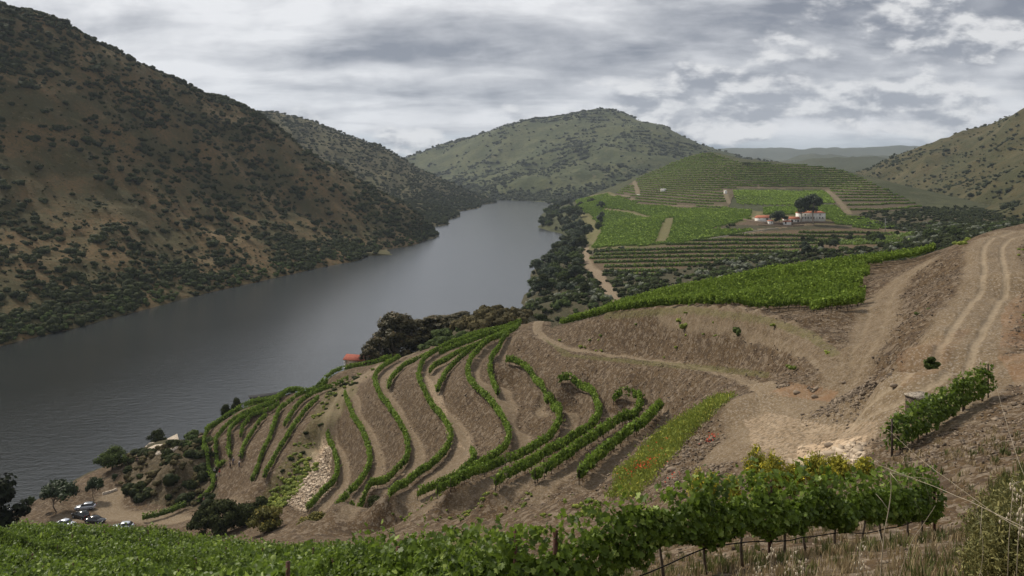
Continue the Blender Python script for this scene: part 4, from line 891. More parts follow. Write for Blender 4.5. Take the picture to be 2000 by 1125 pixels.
# ---------------------------------------------------------------- scrub, bushes, trees
def bush_tpl(seed, ncard, sub, flat=0.92, core_rnd=0.05):
    g = np.random.default_rng(seed); mb = MB(); nb = 3 + sub
    for b_ in range(nb):
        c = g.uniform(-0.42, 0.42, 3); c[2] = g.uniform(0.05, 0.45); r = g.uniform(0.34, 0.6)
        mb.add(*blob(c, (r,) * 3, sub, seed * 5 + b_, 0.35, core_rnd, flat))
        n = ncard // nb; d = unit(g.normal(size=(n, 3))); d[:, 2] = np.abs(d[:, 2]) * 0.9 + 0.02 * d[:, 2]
        C = c + d * r * g.uniform(0.85, 1.15, (n, 1)) * np.array([1, 1, flat]); rn = np.clip(0.15 + 0.5 * d[:, 2] + g.uniform(-.2, .4, n), 0, 1)  # upward cards get a lighter tint, top light painted into the bush
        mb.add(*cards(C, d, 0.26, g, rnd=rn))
    return mb.arrays()
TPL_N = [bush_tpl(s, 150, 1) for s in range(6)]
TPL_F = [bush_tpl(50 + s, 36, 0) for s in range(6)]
def merge_bushes(name, pts, size, tpls, mat, g, label=None, zs=1.0):
    Vs, Fq, Ft, Rs = [], [], [], []; n = 0
    for p, s in zip(pts, size):
        V_, F_, R_ = tpls[g.integers(len(tpls))]; a = g.uniform(0, 6.28); ca, sa = math.cos(a), math.sin(a); k = s * g.uniform(0.85, 1.2)
        v = np.stack([(V_[:, 0] * ca - V_[:, 1] * sa) * k, (V_[:, 0] * sa + V_[:, 1] * ca) * s, V_[:, 2] * s * zs], 1) + p; Vs.append(v); Rs.append(np.clip(R_ + g.uniform(-.15, .2), 0, 1))
        for f in F_: (Ft if f.shape[1] == 3 else Fq).append(f + n)
        n += len(v)
    o = mesh_obj(name, np.concatenate(Vs), [np.concatenate(Ft), np.concatenate(Fq)], mat, None, False, {'rnd': np.concatenate(Rs)}); tag(o, label, None, None, 'stuff'); return o
def bush_objects(pts, size, mat, g, name, label, cat, group, zs=1.0, tpls=None, key=''):
    tp = [mesh_obj(name, t_[0], t_[1], mat, None, False, {'rnd': t_[2]}, link=False) for t_ in (tpls or TPL_N)]
    for p, s in zip(pts, size):
        o = inst(name, tp[g.integers(len(tp))], None, tuple(p), g.uniform(0, 6.28), (s * g.uniform(.85, 1.15), s, s * zs)); tag(o, label, cat, group)
g = np.random.default_rng(11)
# big hill across the river
dens = sst(fbm(GX / 45, GY / 45, 4, 91), -0.3, 0.25) * 0.8 + 0.2
dens *= 1 + 2.2 * (1 - sst(GZ, 4, 26)); dens *= np.where(inpoly(GU, GV, [(0,330),(180,330),(330,380),(300,440),(120,400),(0,390)]) | inpoly(GU, GV, [(0,185),(120,160),(200,210),(150,250),(0,230)]), 0.22, 1.0)
dens *= np.where(inpoly(GU, GV, [(-100,-80),(130,10),(560,240),(600,300),(420,240),(240,260),(0,140)]), 2.2, 1); dens *= np.where(inpoly(GU, GV, [(700,350),(860,440),(850,470),(700,460)]), 1.8, 1)
pts, k = pick((GC == 2) & (GZ > 1.2) & (GX > -700), dens, 15500, g)
size = g.gamma(2.4, 0.85, len(pts)) + 1.0; size = np.clip(size, 1.2, 5.6); pts[:, 2] -= 0.30 * size
show = size / np.hypot(pts[:, 0], pts[:, 1]); o_ = np.argsort(-show); big, small = o_[:300], o_[300:]
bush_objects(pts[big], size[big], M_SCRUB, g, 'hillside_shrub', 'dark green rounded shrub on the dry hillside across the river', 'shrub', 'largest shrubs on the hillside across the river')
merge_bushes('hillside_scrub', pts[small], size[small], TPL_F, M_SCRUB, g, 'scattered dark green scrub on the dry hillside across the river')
pts, k = pick((GC == 2) & (GZ > 1.0) & (GZ < 9) & (GX > -500), 1.0, 1100, g); merge_bushes('riverbank_scrub', pts - (0, 0, .3), g.uniform(1.3, 3.2, len(pts)), TPL_F, M_SCRUBG, g, 'green scrub crowding the far water edge')
pts, k = pick((GC == 2) & (GX > -700), 1.0, 10000, g); merge_bushes('dry_tussocks', pts - (0, 0, .15), g.uniform(0.5, 1.6, len(pts)), TPL_F[:3], leaf_mat('tussock', (0.035, 0.038, 0.014), (0.15, 0.125, 0.05), None, 0.8, 0.1, 0), g, 'small dry tussocks between the shrubs of the far hillside')
# second hill
pts, k = pick((GC == 3) & (GZ > 1.0), 1 + 2 * (1 - sst(GZ, 5, 60)), 5200, g); merge_bushes('hill_scrub', pts, g.uniform(2.2, 5.2, len(pts)), TPL_F, M_SCRUB, g, 'dark scrub dotted over the second hill by the river')
# central mountain and right-hand slope
dens = sst(fbm(GX / 260, GY / 260, 4, 95), -0.1, 0.25) + 0.06 + 3.0 * (1 - sst(GZ, 5, 40))
pts, k = pick((GC == 4) & (GZ > 1.0), dens, 7500, g); merge_bushes('mountain_scrub', pts - (0, 0, 1), g.gamma(3, 1.2, len(pts)) + 1.5, TPL_F, M_FARB, g, 'dark trees and scrub dotted over the central mountain')
dens = sst(fbm(GX / 120, GY / 120, 4, 97), -0.1, 0.2) + 0.15
pts, k = pick((GC == 5) & (GZ > 1.0), dens, 8500, g); merge_bushes('slope_scrub', pts - (0, 0, .5), g.gamma(3, .6, len(pts)) + 1.0, TPL_F, M_FARB, g, 'dark scrub over the slope at the right')
# valley between the plateau and the terraces
vm = (GC == 1) & (GR < 1100) & (GR > 330) & ~infield & (at['road'] < 0.4) & ~inpoly(GU, GV, MLO) & ~inpoly(GU, GV, MUP) & (GV > 436) & (GZ > 2) & ~inpoly(GU, GV, [(1430,420),(1700,420),(1720,446),(1600,449),(1430,452)])
pts, k = pick(vm, 0.5 + sst(fbm(GX / 30, GY / 30, 3, 99), -0.2, 0.3), 2600, g); sz = g.uniform(1.2, 3.6, len(pts)); gsel = g.uniform(size=len(pts))
merge_bushes('valley_scrub', pts[gsel < .62], sz[gsel < .62], TPL_F, M_SCRUB, g, 'dark scrub filling the valley below the terraces')
merge_bushes('bright_scrub', pts[(gsel >= .62) & (gsel < .86)], sz[(gsel >= .62) & (gsel < .86)], TPL_F, M_SCRUBG, g, 'brighter green scrub filling the valley below the terraces')
mk = gsel >= .86; merge_bushes('grey_scrub', pts[mk], sz[mk] * 1.1, TPL_F, M_GREY, g, 'silvery grey scrub among the darker bushes of the valley')
vm = (((GC == 1) & (GU > 1680) & (GV > 405)) | ((GC == 5) & (GV > 412))) & (GR < 1500) & ~inpoly(GU, GV, MLO) & ~inpoly(GU, GV, MUP)
pts, k = pick(vm, 1.0, 1700, g); merge_bushes('gully_scrub', pts - (0, 0, .4), g.uniform(1.4, 3.8, len(pts)), TPL_F, M_SCRUB, g, 'dark scrub filling the gully right of the vineyard hill')
# scrub on the spur itself
M_BRUSH = leaf_mat('brush_leaves', (0.045, 0.040, 0.018), (0.125, 0.100, 0.045), (0.16, 0.15, 0.07), 0.8, 0.08, 0.1)
def near_bushes(poly, n, smin, smax, mat, label, group, name='shrub', zs=1.0, dmin=100, dmax=320, cat='shrub', cap=300, hidden_ok=True):
    m = (GC == 0) & inpoly(GU, GV, poly) & (GR > dmin) & (GR < dmax); pts, k = pick(m, 1.0, n, g, vis=not hidden_ok)
    bush_objects(pts, g.uniform(smin, smax, n), mat, g, name, label, cat, group, zs)
near_bushes([(245,885),(340,870),(400,850),(440,900),(405,960),(415,995),(300,985),(245,960)], 110, 1.0, 2.6, M_SCRUB, 'dark shrub on the mound above the car park', 'shrubs on the mound above the car park')
near_bushes([(330,870),(400,840),(420,870),(400,900),(340,900)], 14, 1.6, 2.6, M_SCRUBG, 'bright green shrub at the top of the mound beside the stone slab', 'bright shrubs on the mound')
near_bushes([(870,668),(900,630),(960,606),(1030,612),(1050,625),(1010,632),(930,655)], 80, 1.6, 3.6, M_BRUSH, 'scrubby bush on the knoll behind the crest', 'bushes on the knoll by the river', dmin=225)
near_bushes([(720,705),(800,690),(860,675),(930,655),(900,640),(780,680)], 36, 1.4, 2.8, M_SCRUBG, 'green bush below the trees at the crest', 'green bushes at the foot of the trees', dmin=225, dmax=270)
near_bushes([(1060,640),(1200,600),(1400,560),(1040,600)], 30, 1.5, 3, M_SCRUB, 'dark bush behind the edge of the plateau', 'bushes behind the plateau edge', dmin=215)
near_bushes([(590,850),(640,765),(690,728),(705,740),(650,800),(600,900),(560,960),(520,960),(560,900)], 70, 0.5, 1.1, M_SCRUB, 'low shrub on the verge beside the dirt track', 'low shrubs beside the dirt track', zs=0.8)
near_bushes([(600,840),(650,765),(760,702),(775,712),(690,755),(610,880)], 44, 0.35, 0.8, M_WEED, 'yellow green weed tuft beside the dirt track', 'weed tufts beside the dirt track', name='weed_tuft', cat='weed')
near_bushes([(520,980),(600,900),(625,915),(570,950),(540,1000)], 26, 0.4, 0.9, M_WEED, 'yellow green weeds on the slope below the scree', 'weeds below the scree', name='weed_tuft', cat='weed')
near_bushes([(1100,645),(1350,612),(1500,632),(1600,672),(1610,730),(1450,715),(1250,695),(1120,678)], 60, 0.25, 0.85, M_WEED, 'small green weed on the bare cut bank', 'weeds on the cut bank', name='weed_tuft', cat='weed', dmin=60)
near_bushes([(1440,650),(1480,640),(1495,660),(1450,672)], 9, 0.6, 1.1, M_SCRUBG, 'bright green clump on the cut bank', 'bright clumps on the cut bank', name='weed_tuft', cat='weed', dmin=60)
near_bushes([(1760,640),(1850,520),(1880,500),(1900,540),(1850,600),(1760,680)], 14, 0.3, 0.7, M_SCRUBG, 'small green bush on the stony slope by the rutted road', 'bushes on the slope by the rutted road', dmin=50)
near_bushes([(1960,480),(2050,470),(2060,640),(1975,600)], 16, 0.3, 0.7, M_WEED, 'dry yellow green tuft above the rutted road', 'tufts above the rutted road', name='weed_tuft', cat='weed', dmin=50)
near_bushes([(1000,700),(1350,745),(1340,790),(1180,745),(1060,730)], 14, 0.2, 0.5, M_SCRUBG, 'tiny green weed on the long bare bank', 'weeds on the long bare bank', name='weed_tuft', cat='weed', dmin=60)
near_bushes([(1855,478),(1880,462),(1900,470),(1880,485)], 5, 0.6, 1.1, M_WEED, 'yellow green bush where the rutted road meets the skyline', 'bushes at the road crest', dmin=80)
m = (GC == 0) & inpoly(GU, GV, [(245,885),(340,870),(400,850),(440,900),(405,960),(415,995),(300,985),(245,960)]) & (GR > 150); pts, k = pick(m, 1.0, 420, g, vis=False)
merge_bushes('mound_scrub', pts, g.uniform(.5, 1.5, len(pts)), TPL_F, M_BRUSH, g, 'brown green brush covering the mound above the car park')
m = (GC == 0) & inpoly(GU, GV, [(500,985),(560,930),(590,895),(605,900),(590,950),(560,990),(520,1000)]) & (GR > 120); pts, k = pick(m, 1.0, 260, g, vis=False)
merge_bushes('flowering_weeds', pts, g.uniform(.3, .8, len(pts)), TPL_F, M_WEED, g, 'yellow flowering weeds on the slope below the scree')
for poly_, n_, lo_, hi_, mt_, lb_ in [([(1090,640),(1350,610),(1500,630),(1620,670),(1620,740),(1450,720),(1250,700),(1100,675)], 420, .15, .6, M_WEED, 'green and yellow weeds dotted over the round cut bank'),
    ([(590,850),(640,760),(700,722),(720,735),(650,800),(600,900),(555,960),(520,960),(560,900)], 500, .25, .7, M_WEED, 'weeds along the verge of the dirt track'), ([(1880,700),(1940,600),(1970,480),(2060,460),(2060,760),(1950,760)], 260, .12, .4, M_WEED, 'dry weeds right of the rutted road'),
    ([(760,985),(900,960),(1100,965),(1180,985),(1180,1010),(760,1020)], 200, .15, .4, M_WEED, 'small weeds at the foot of the terraces')]:
    m = (GC == 0) & inpoly(GU, GV, poly_) & (GR > 30) & (at['road'] < .6); pts, k = pick(m, sst(fbm(GX / 6, GY / 6, 3, 171), 0.0, .3) + .05, n_, g, vis=False); merge_bushes('low_weeds', pts, g.uniform(lo_, hi_, len(pts)) , TPL_F, mt_, g, lb_)
# weedy bank with poppies
m = (GC == 0) & inpoly(GU, GV, [(1430,775),(1340,862),(1290,920),(1240,975),(1185,975),(1210,930),(1290,850),(1395,782)]) & (GR > 50) & (GR < 110)
pts, k = pick(m, 1.0, 1500, g, vis=False); mb = MB()
for p in pts:
    n = 16; b_ = p + g.normal(size=(n, 3)) * (0.28, 0.28, 0); b_[:, 2] = p[2]; hgt = g.uniform(0.25, 0.8, n)
    V_, F_, R_ = leaves(b_ + np.stack([g.normal(size=n) * .08, g.normal(size=n) * .08, hgt * g.uniform(.3, 1, n)], 1), np.tile((0.2, -0.9, 0.5), (n, 1)), 0.24, g, SLIM_LEAF, droop=-2.5); mb.add(V_, F_, R_)
tag(mb.build('weedy_grass', M_WEED), 'yellow green weeds covering the bank with the poppies', None, None, 'stuff')
mb = MB()
for (pu, pv, n, sp) in [(1252,922,80,12),(1238,928,50,16),(1285,885,24,14),(1275,915,40,14),(1390,865,24,8),(1384,874,12,5),(1310,945,16,10)]:
    c = cast([(pu, pv)], dmin=40, dmax=120)[0]; q = c[:2] + g.normal(size=(n, 2)) * sp / FPX * c[1] * (1, 1.6); z = height(q[:, 0], q[:, 1]); C = np.stack([q[:, 0], q[:, 1], z + g.uniform(.45, .85, n)], 1)
    mb.add(*leaves(C, np.tile((0, -.4, .9), (n, 1)), 0.10, g, VINE_LEAF, rnd=g.uniform(0, 1, n)))
tag(mb.build('poppies', simple('poppy_petals', (0.62, 0.03, 0.012), (0.45, 0.05, 0.01), 4, 0.6)), 'scarlet poppies flowering in the weedy bank', None, None, 'stuff')
# ---------------------------------------------------------------- trees
def tree_tpl(seed, R, H, bare, nclump, nleaf, size, stems=1, flat=0.75, shape='round', crown_r=0.3):
    """unit-free builder: returns trunk arrays and crown arrays for a tree H high with crown radius R"""
    g = np.random.default_rng(seed); tb, cb = MB(), MB(); cz = bare * H; ch = H - cz
    cl = []
    for i in range(nclump):
        a = g.uniform(0, 6.28); t = g.uniform(0, 1) ** (0.7 if shape != 'umbrella' else 0.45)
        prof = {'round': math.sin(math.pi * min(0.97, t * 0.85 + 0.12)) ** 0.6, 'tall': (1 - t) ** 0.5 * 0.9 + 0.25, 'umbrella': 1.0 - 0.3 * t}[shape]
        rr_ = R * prof * g.uniform(0.15, 0.9) ; cl.append((np.array([rr_ * math.cos(a), rr_ * math.sin(a), cz + ch * (0.12 + 0.76 * t)]), R * crown_r * g.uniform(0.7, 1.25)))
    base = [np.array([g.uniform(-.3, .3) * R * .25 * (stems > 1), g.uniform(-.3, .3) * R * .25 * (stems > 1), -0.3]) for _ in range(stems)]
    forks = []
    for b_ in base:
        top = np.array([b_[0] * 2.5 + g.uniform(-.12, .12) * R, b_[1] * 2.5 + g.uniform(-.12, .12) * R, cz + ch * 0.35]); mid_ = (b_ + top) / 2 + g.normal(size=3) * R * 0.04
        tb.tube([b_, mid_, top], [H * 0.026, H * 0.020, H * 0.012], 7); forks.append((mid_, top))
    for c, r in cl:
        m_, t_ = forks[g.integers(len(forks))]; st = m_ + (t_ - m_) * g.uniform(0.2, 1.0)
        if g.uniform() < 0.75: tb.tube([st, (st + c) / 2 + (0, 0, -0.04 * H), c], [H * 0.009, H * 0.006, H * 0.003], 4)
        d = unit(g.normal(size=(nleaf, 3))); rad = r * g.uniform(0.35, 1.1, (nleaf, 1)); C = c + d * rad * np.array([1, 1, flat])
        rn = np.clip(0.30 + 0.42 * d[:, 2] + g.uniform(-.3, .35, nleaf) + g.uniform(-.08, .08), 0, 1)  # top of each clump tinted lighter, light from above put into the leaf colour
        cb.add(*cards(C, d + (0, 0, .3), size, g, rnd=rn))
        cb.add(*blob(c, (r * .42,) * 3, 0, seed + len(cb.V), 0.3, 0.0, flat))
    return tb.arrays(), cb.arrays()
def tree_mesh(name, args, mat, bark=None):
    t_, c_ = tree_tpl(**args); return (mesh_obj('trunk', t_[0], t_[1], bark or M_BARK, None, False, {'rnd': t_[2]}, False), mesh_obj('crown', c_[0], c_[1], mat, None, False, {'rnd': c_[2]}, False), args['H'])
def put_tree(tpl, x, y, H, name, label, cat, group=None, wide=1.0, rz=None, z=None):
    z = float(height(np.array([x]), np.array([y]))[0]) if z is None else z; s = H / tpl[2]; o = empty(name, (x, y, z - 0.1), random.uniform(0, 6.28) if rz is None else rz, (s * wide, s * wide, s)); tag(o, label, cat, group)
    inst('trunk', tpl[0], o); inst('crown', tpl[1], o); return o
def tree_at(tpl, u, D, vtop, *a, **k):
    x, y = (u - U0) / FPX * D, D; z = float(height(np.array([x]), np.array([y]))[0]); return put_tree(tpl, x, y, max(1.5, ZC - (vtop - V0) / FPX * D - z), *a, z=z, **k)
EUC1 = tree_mesh('euc', dict(seed=1, R=8.5, H=22, bare=0.08, nclump=92, nleaf=250, size=0.48, stems=3, shape='round', crown_r=0.20), M_EUC, M_BARKP)
EUC2 = tree_mesh('euc', dict(seed=2, R=6.5, H=18, bare=0.06, nclump=66, nleaf=220, size=0.46, stems=2, shape='round', crown_r=0.22), M_EUC, M_BARKP)
for u, D, vt, tpl, wd, lab in [(772,262,602,EUC1,118,'tallest brown green eucalyptus beside the red roofed hut'),(742,262,640,EUC2,70,'eucalyptus standing right over the red roof'),(722,245,672,EUC2,44,'smallest eucalyptus leaning over the red roofed hut'),(812,264,618,EUC2,80,'eucalyptus crown joined to the right of the tallest one'),
    (846,266,611,EUC2,84,'brown green eucalyptus in the middle of the group behind the crest'),(876,268,612,EUC2,70,'last eucalyptus of the group before the scrubby knoll'),(905,272,606,EUC2,50,'low tree between the eucalyptus group and the knoll')]:
    h_ = ZC - (vt - V0) / FPX * D - float(height(np.array([(u - U0) / FPX * D]), np.array([D]))[0]); R0_ = 8.5 if tpl is EUC1 else 6.5; tree_at(tpl, u, D, vt, 'eucalyptus_tree', lab, 'tree', 'eucalyptus trees behind the crest', wide=(wd / 2 / FPX * D) / (R0_ * h_ / tpl[2]))
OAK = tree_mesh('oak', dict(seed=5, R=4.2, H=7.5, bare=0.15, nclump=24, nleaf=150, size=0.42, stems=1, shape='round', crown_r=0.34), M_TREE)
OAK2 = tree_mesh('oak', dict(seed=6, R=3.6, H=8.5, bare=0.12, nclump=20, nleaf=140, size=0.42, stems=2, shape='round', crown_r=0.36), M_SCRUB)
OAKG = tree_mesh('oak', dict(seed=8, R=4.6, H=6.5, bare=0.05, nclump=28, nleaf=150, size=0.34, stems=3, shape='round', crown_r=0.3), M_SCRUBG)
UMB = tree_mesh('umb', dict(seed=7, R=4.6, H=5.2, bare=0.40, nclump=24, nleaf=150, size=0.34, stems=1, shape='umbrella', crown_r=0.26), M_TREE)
HEUC = tree_mesh('heuc', dict(seed=9, R=9, H=27, bare=0.34, nclump=36, nleaf=150, size=1.0, stems=1, shape='round', crown_r=0.30), M_TREE, M_BARKP)
tree_at(HEUC, 1588, 758, 378, 'eucalyptus_tree', 'tall dark eucalyptus with a pale trunk in front of the lettered white house', 'tree', wide=1.05)
tree_at(HEUC, 1565, 760, 385, 'eucalyptus_tree', 'tall dark eucalyptus at the left end of the lettered white house', 'tree', wide=0.85)
tree_at(OAK, 1521, 762, 412, 'round_tree', 'dark round tree between the small white houses', 'tree', wide=1.25)
for u, D, vt, tpl, wd, lab in [(112,186,946,UMB,1.0,'broad umbrella shaped tree shading the parked cars'),(184,194,936,UMB,.62,'small dark tree on the verge above the car park'),(224,204,926,UMB,.5,'little tree beside the low stone edging above the lot'),
    (217,212,872,OAKG,1.05,'big bright bushy tree on the river edge left of the stone slab'),(306,236,838,OAK2,.9,'bushy tree at the water edge behind the stone slab'),(60,196,968,OAKG,.6,'light green bush tree on the shore left of the umbrella shaped tree'),(118,206,942,OAK2,.8,'dark bush tree on the shore behind the umbrella shaped tree'),(88,200,950,OAK2,.7,'rounded shore tree next to the light green bush')]:
    tree_at(tpl, u, D, vt, 'lot_tree', lab, 'tree', 'trees around the car park', wide=wd)
tree_at(tree_mesh('dk', dict(seed=12, R=5, H=14, bare=0.05, nclump=40, nleaf=90, size=0.6, shape='tall', crown_r=0.3), leaf_mat('cypress_leaves', (0.006, 0.009, 0.005), (0.018, 0.024, 0.010), None, 0.8, 0.1, 0)), -12, 118, 925, 'dark_tree', 'nearly black tree cut by the left edge of the picture', 'tree', wide=0.9)
for u, D, vt, lab in [(463, 232, 776, 'sapling standing above the vines on the river edge'), (440, 230, 788, 'small dark tree above the vines on the river edge')]: tree_at(OAK2, u, D, vt, 'small_tree', lab, 'tree', 'small trees along the river edge vines', wide=0.7)
# shore trees, right bank
m = (GC == 1) & (GU > 1040) & (GU < 1175) & (GV > 398) & (GV < 580) & (GZ > 1.0) & (GZ < 30) & (at['road'] < 0.3)
pts, k = pick(m, 1.0 + 2.0 * (GZ < 12), 250, g, vis=False); tps = [OAK, OAK2, OAKG]
for i, p in enumerate(pts):
    kx = g.choice([0, 1, 1, 0, 2]); put_tree(tps[kx], p[0], p[1], g.uniform(5.5, 12), 'shore_tree', ['dark rounded tree in the wooded strip along the right bank', 'olive green tree in the wooded strip along the right bank', 'brighter bushy tree in the wooded strip along the right bank'][kx], 'tree', 'trees of the wooded strip on the right bank', z=p[2], wide=g.uniform(.9, 1.3))
m = (GC == 1) & (GU > 1060) & (GU < 1240) & (GV > 535) & (GV < 625) & (GZ > 3) & (GR > 340) & (at['road'] < 0.3)
pts, k = pick(m, 1.0, 60, g, vis=False); bush_objects(pts, g.uniform(1.6, 3.6, 60), M_SCRUB, g, 'valley_bush', 'dark bush in the hollow behind the plateau vines', 'shrub', 'dark bushes in the hollow behind the plateau')
m = (GC == 1) & (GU > 1560) & (GU < 1900) & (GV > 455) & (GV < 500) & (GR < 760); pts, k = pick(m, 1.0, 26, g)
for p in pts: put_tree(tps[g.integers(3)], p[0], p[1], g.uniform(4, 8), 'valley_tree', 'dark tree in the scrub belt behind the plateau', 'tree', 'trees of the scrub belt behind the plateau', z=p[2])
# bushes low on the slope in front of the terraces
def big_bush(u, D, vtop, w_px, mat, name, label, seed, group=None, nc=30, leafn=150, size=0.32, shape='round'):
    x, y = (u - U0) / FPX * D, D; z = float(height(np.array([x]), np.array([y]))[0]); H = max(0.8, ZC - (vtop - V0) / FPX * D - z); Rr_ = w_px / 2 / FPX * D
    t_ = tree_mesh(name, dict(seed=seed, R=Rr_, H=H, bare=0.02, nclump=nc, nleaf=leafn, size=size, stems=3, shape=shape, crown_r=0.34), mat); return put_tree(t_, x, y, H, name, label, 'bush', group, z=z)
for i, (u, D, vt, wp) in enumerate([(400,150,992,60),(440,150,975,80),(478,152,985,60),(510,158,968,30)]):
    big_bush(u, D, vt, wp, M_SCRUB, 'dark_bush', ['left lobe of the dark bushes in front of the river slope','tallest of the dark bushes in front of the river slope','right dark bush touching the yellow one','slim dark bush behind the tallest one'][i], 30 + i, 'dark bushes below the river slope')
M_OLIVE = leaf_mat('olive_yellow_leaves', (0.05, 0.055, 0.012), (0.16, 0.145, 0.03), (0.26, 0.20, 0.03), 0.7, 0.2, 0.2)
big_bush(522, 140, 990, 72, M_OLIVE, 'yellow_bush', 'olive yellow bush right of the dark bushes', 40); big_bush(616, 132, 1004, 62, M_OLIVE, 'yellow_bush', 'olive yellow bush below the first terrace', 41)
big_bush(732, 118, 1010, 34, M_SCRUB, 'dark_bush', 'small dark bush standing alone below the terraces', 42)
big_bush(1822, 49, 756, 30, M_SCRUBG, 'green_bush', 'small bright bush on top of the bank behind the stone box', 43, nc=14, size=.16)
# brooms with yellow sprays on the edge of the yard
def broom(u, D, vtop, w_px, label, seed):
    g = np.random.default_rng(seed); x, y = (u - U0) / FPX * D, D; z = float(height(np.array([x]), np.array([y]))[0]); H = max(0.9, ZC - (vtop - V0) / FPX * D - z); Rb = w_px / 2 / FPX * D
    o = empty('broom_bush', (x, y, z)); tag(o, label, 'bush', 'yellow brooms at the edge of the yard'); sb, fb = MB(), MB()
    for i in range(int(60 + w_px * 0.8)):
        a = g.uniform(0, 6.28); q = Rb * g.uniform(0.1, 1); t_ = np.array([math.cos(a) * q, math.sin(a) * q, H * g.uniform(.6, 1) * (1 - 0.35 * (q / Rb) ** 2)]); b_ = t_ * (.15, .15, 0); m_ = (b_ + t_) / 2 + (0, 0, H * .08)
        sb.tube([b_, m_, t_], [0.010, 0.007, 0.003], 3, rnd=g.uniform(0, .5)); n = 34; s = g.uniform(0.25, 1.05, n)[:, None]
        C = np.where(s < .5, b_ + (m_ - b_) * s * 2, m_ + (t_ - m_) * (s * 2 - 1)) + g.normal(size=(n, 3)) * 0.07; fb.add(*leaves(C, g.normal(size=(n, 3)), 0.15, g, SLIM_LEAF, droop=-1, rnd=np.clip(g.uniform(-.2, .7, n) + s[:, 0] * .35, 0, 1)))
    sb.build('stems', M_SCRUBG, o); fb.build('flower_sprays', M_YELL, o); return o
for i, (u, D, vt, w_, lab) in enumerate([(1480,35,872,56,'tall sparse yellow broom at the left of the yard edge'),(1512,34,884,60,'full yellow broom behind the tallest foreground vines'),(1550,34,905,46,'low yellow broom between its neighbours'),(1596,34,885,66,'bright yellow broom in front of the pale rock'),(1636,35,890,60,'rightmost yellow broom in front of the pale rock'),
    (1362,44,915,36,'sparse yellowish broom among the stones'),(1390,42,920,34,'olive broom behind the foreground vines right of the poppies'),(1430,40,926,30,'short broom on the stony slope'),(1690,33,915,34,'small broom beside the end of the foreground vines')]): broom(u, D, vt, w_, lab, 60 + i)
# ---------------------------------------------------------------- buildings
M_WHITE = simple('whitewash', (0.72, 0.70, 0.66), (0.58, 0.56, 0.51), 0.6)
M_TILE = simple('roof_tiles', (0.46, 0.16, 0.085), (0.33, 0.12, 0.07), 1.6, bump=0.4)
M_RED = simple('red_roof_tiles', (0.20, 0.045, 0.03), (0.30, 0.09, 0.055), 3.0, bump=0.4)
M_DARK = simple('dark_glass', (0.012, 0.014, 0.016), rough=0.2, spec=0.5)
M_FRAME = simple('frame_paint', (0.55, 0.53, 0.48))
def stone_mat(name, c1, c2, scale):
    m, t, b = new_mat(name, 0.2, 0.9); co = t.add('ShaderNodeTexCoord').outputs['Object']; mp_ = t.add('ShaderNodeMapping'); mp_.inputs['Scale'].default_value = (1, 1, 2.6); t.l.new(co, mp_.inputs[0])
    v_ = t.add('ShaderNodeTexVoronoi'); v_.inputs['Scale'].default_value = scale; t.l.new(mp_.outputs[0], v_.inputs['Vector']); e_ = t.add('ShaderNodeTexVoronoi', feature='DISTANCE_TO_EDGE'); e_.inputs['Scale'].default_value = scale; t.l.new(mp_.outputs[0], e_.inputs['Vector'])
    sc_ = t.add('ShaderNodeSeparateColor'); t.l.new(v_.outputs['Color'], sc_.inputs[0]); c = t.mix(sc_.outputs[0], c1, c2); jt = t.smooth(e_.outputs['Distance'], 0.0, 0.08)
    t.l.new(t.mix(jt, (0.035, 0.028, 0.02), c), b.inputs['Base Color']); bn = t.add('ShaderNodeBump'); bn.inputs['Distance'].default_value = 0.05; t.l.new(jt, bn.inputs['Height']); t.l.new(bn.outputs[0], b.inputs['Normal']); return m
M_STONE = stone_mat('schist_wall', (0.13, 0.095, 0.068), (0.24, 0.18, 0.13), 2.2); M_SLAB = stone_mat('pale_slabs', (0.44, 0.37, 0.29), (0.58, 0.50, 0.41), 1.1)
def gable(L_, Wd, h, rise, over=0.35, hip=0.0):
    """roof solid: ridge along X"""
    a, b_ = L_ / 2 + over, Wd / 2 + over; r = L_ / 2 + over - hip; t = 0.18
    V_ = [(-a,-b_,h),(a,-b_,h),(a,b_,h),(-a,b_,h),(-r,0,h+rise),(r,0,h+rise),(-a,-b_,h-t),(a,-b_,h-t),(a,b_,h-t),(-a,b_,h-t)]
    return V_, [np.array([(0,1,5,4),(2,3,4,5),(6,9,8,7),(0,6,7,1),(1,7,8,2),(2,8,9,3),(3,9,6,0)]), np.array([(0,4,3),(1,2,5)])]
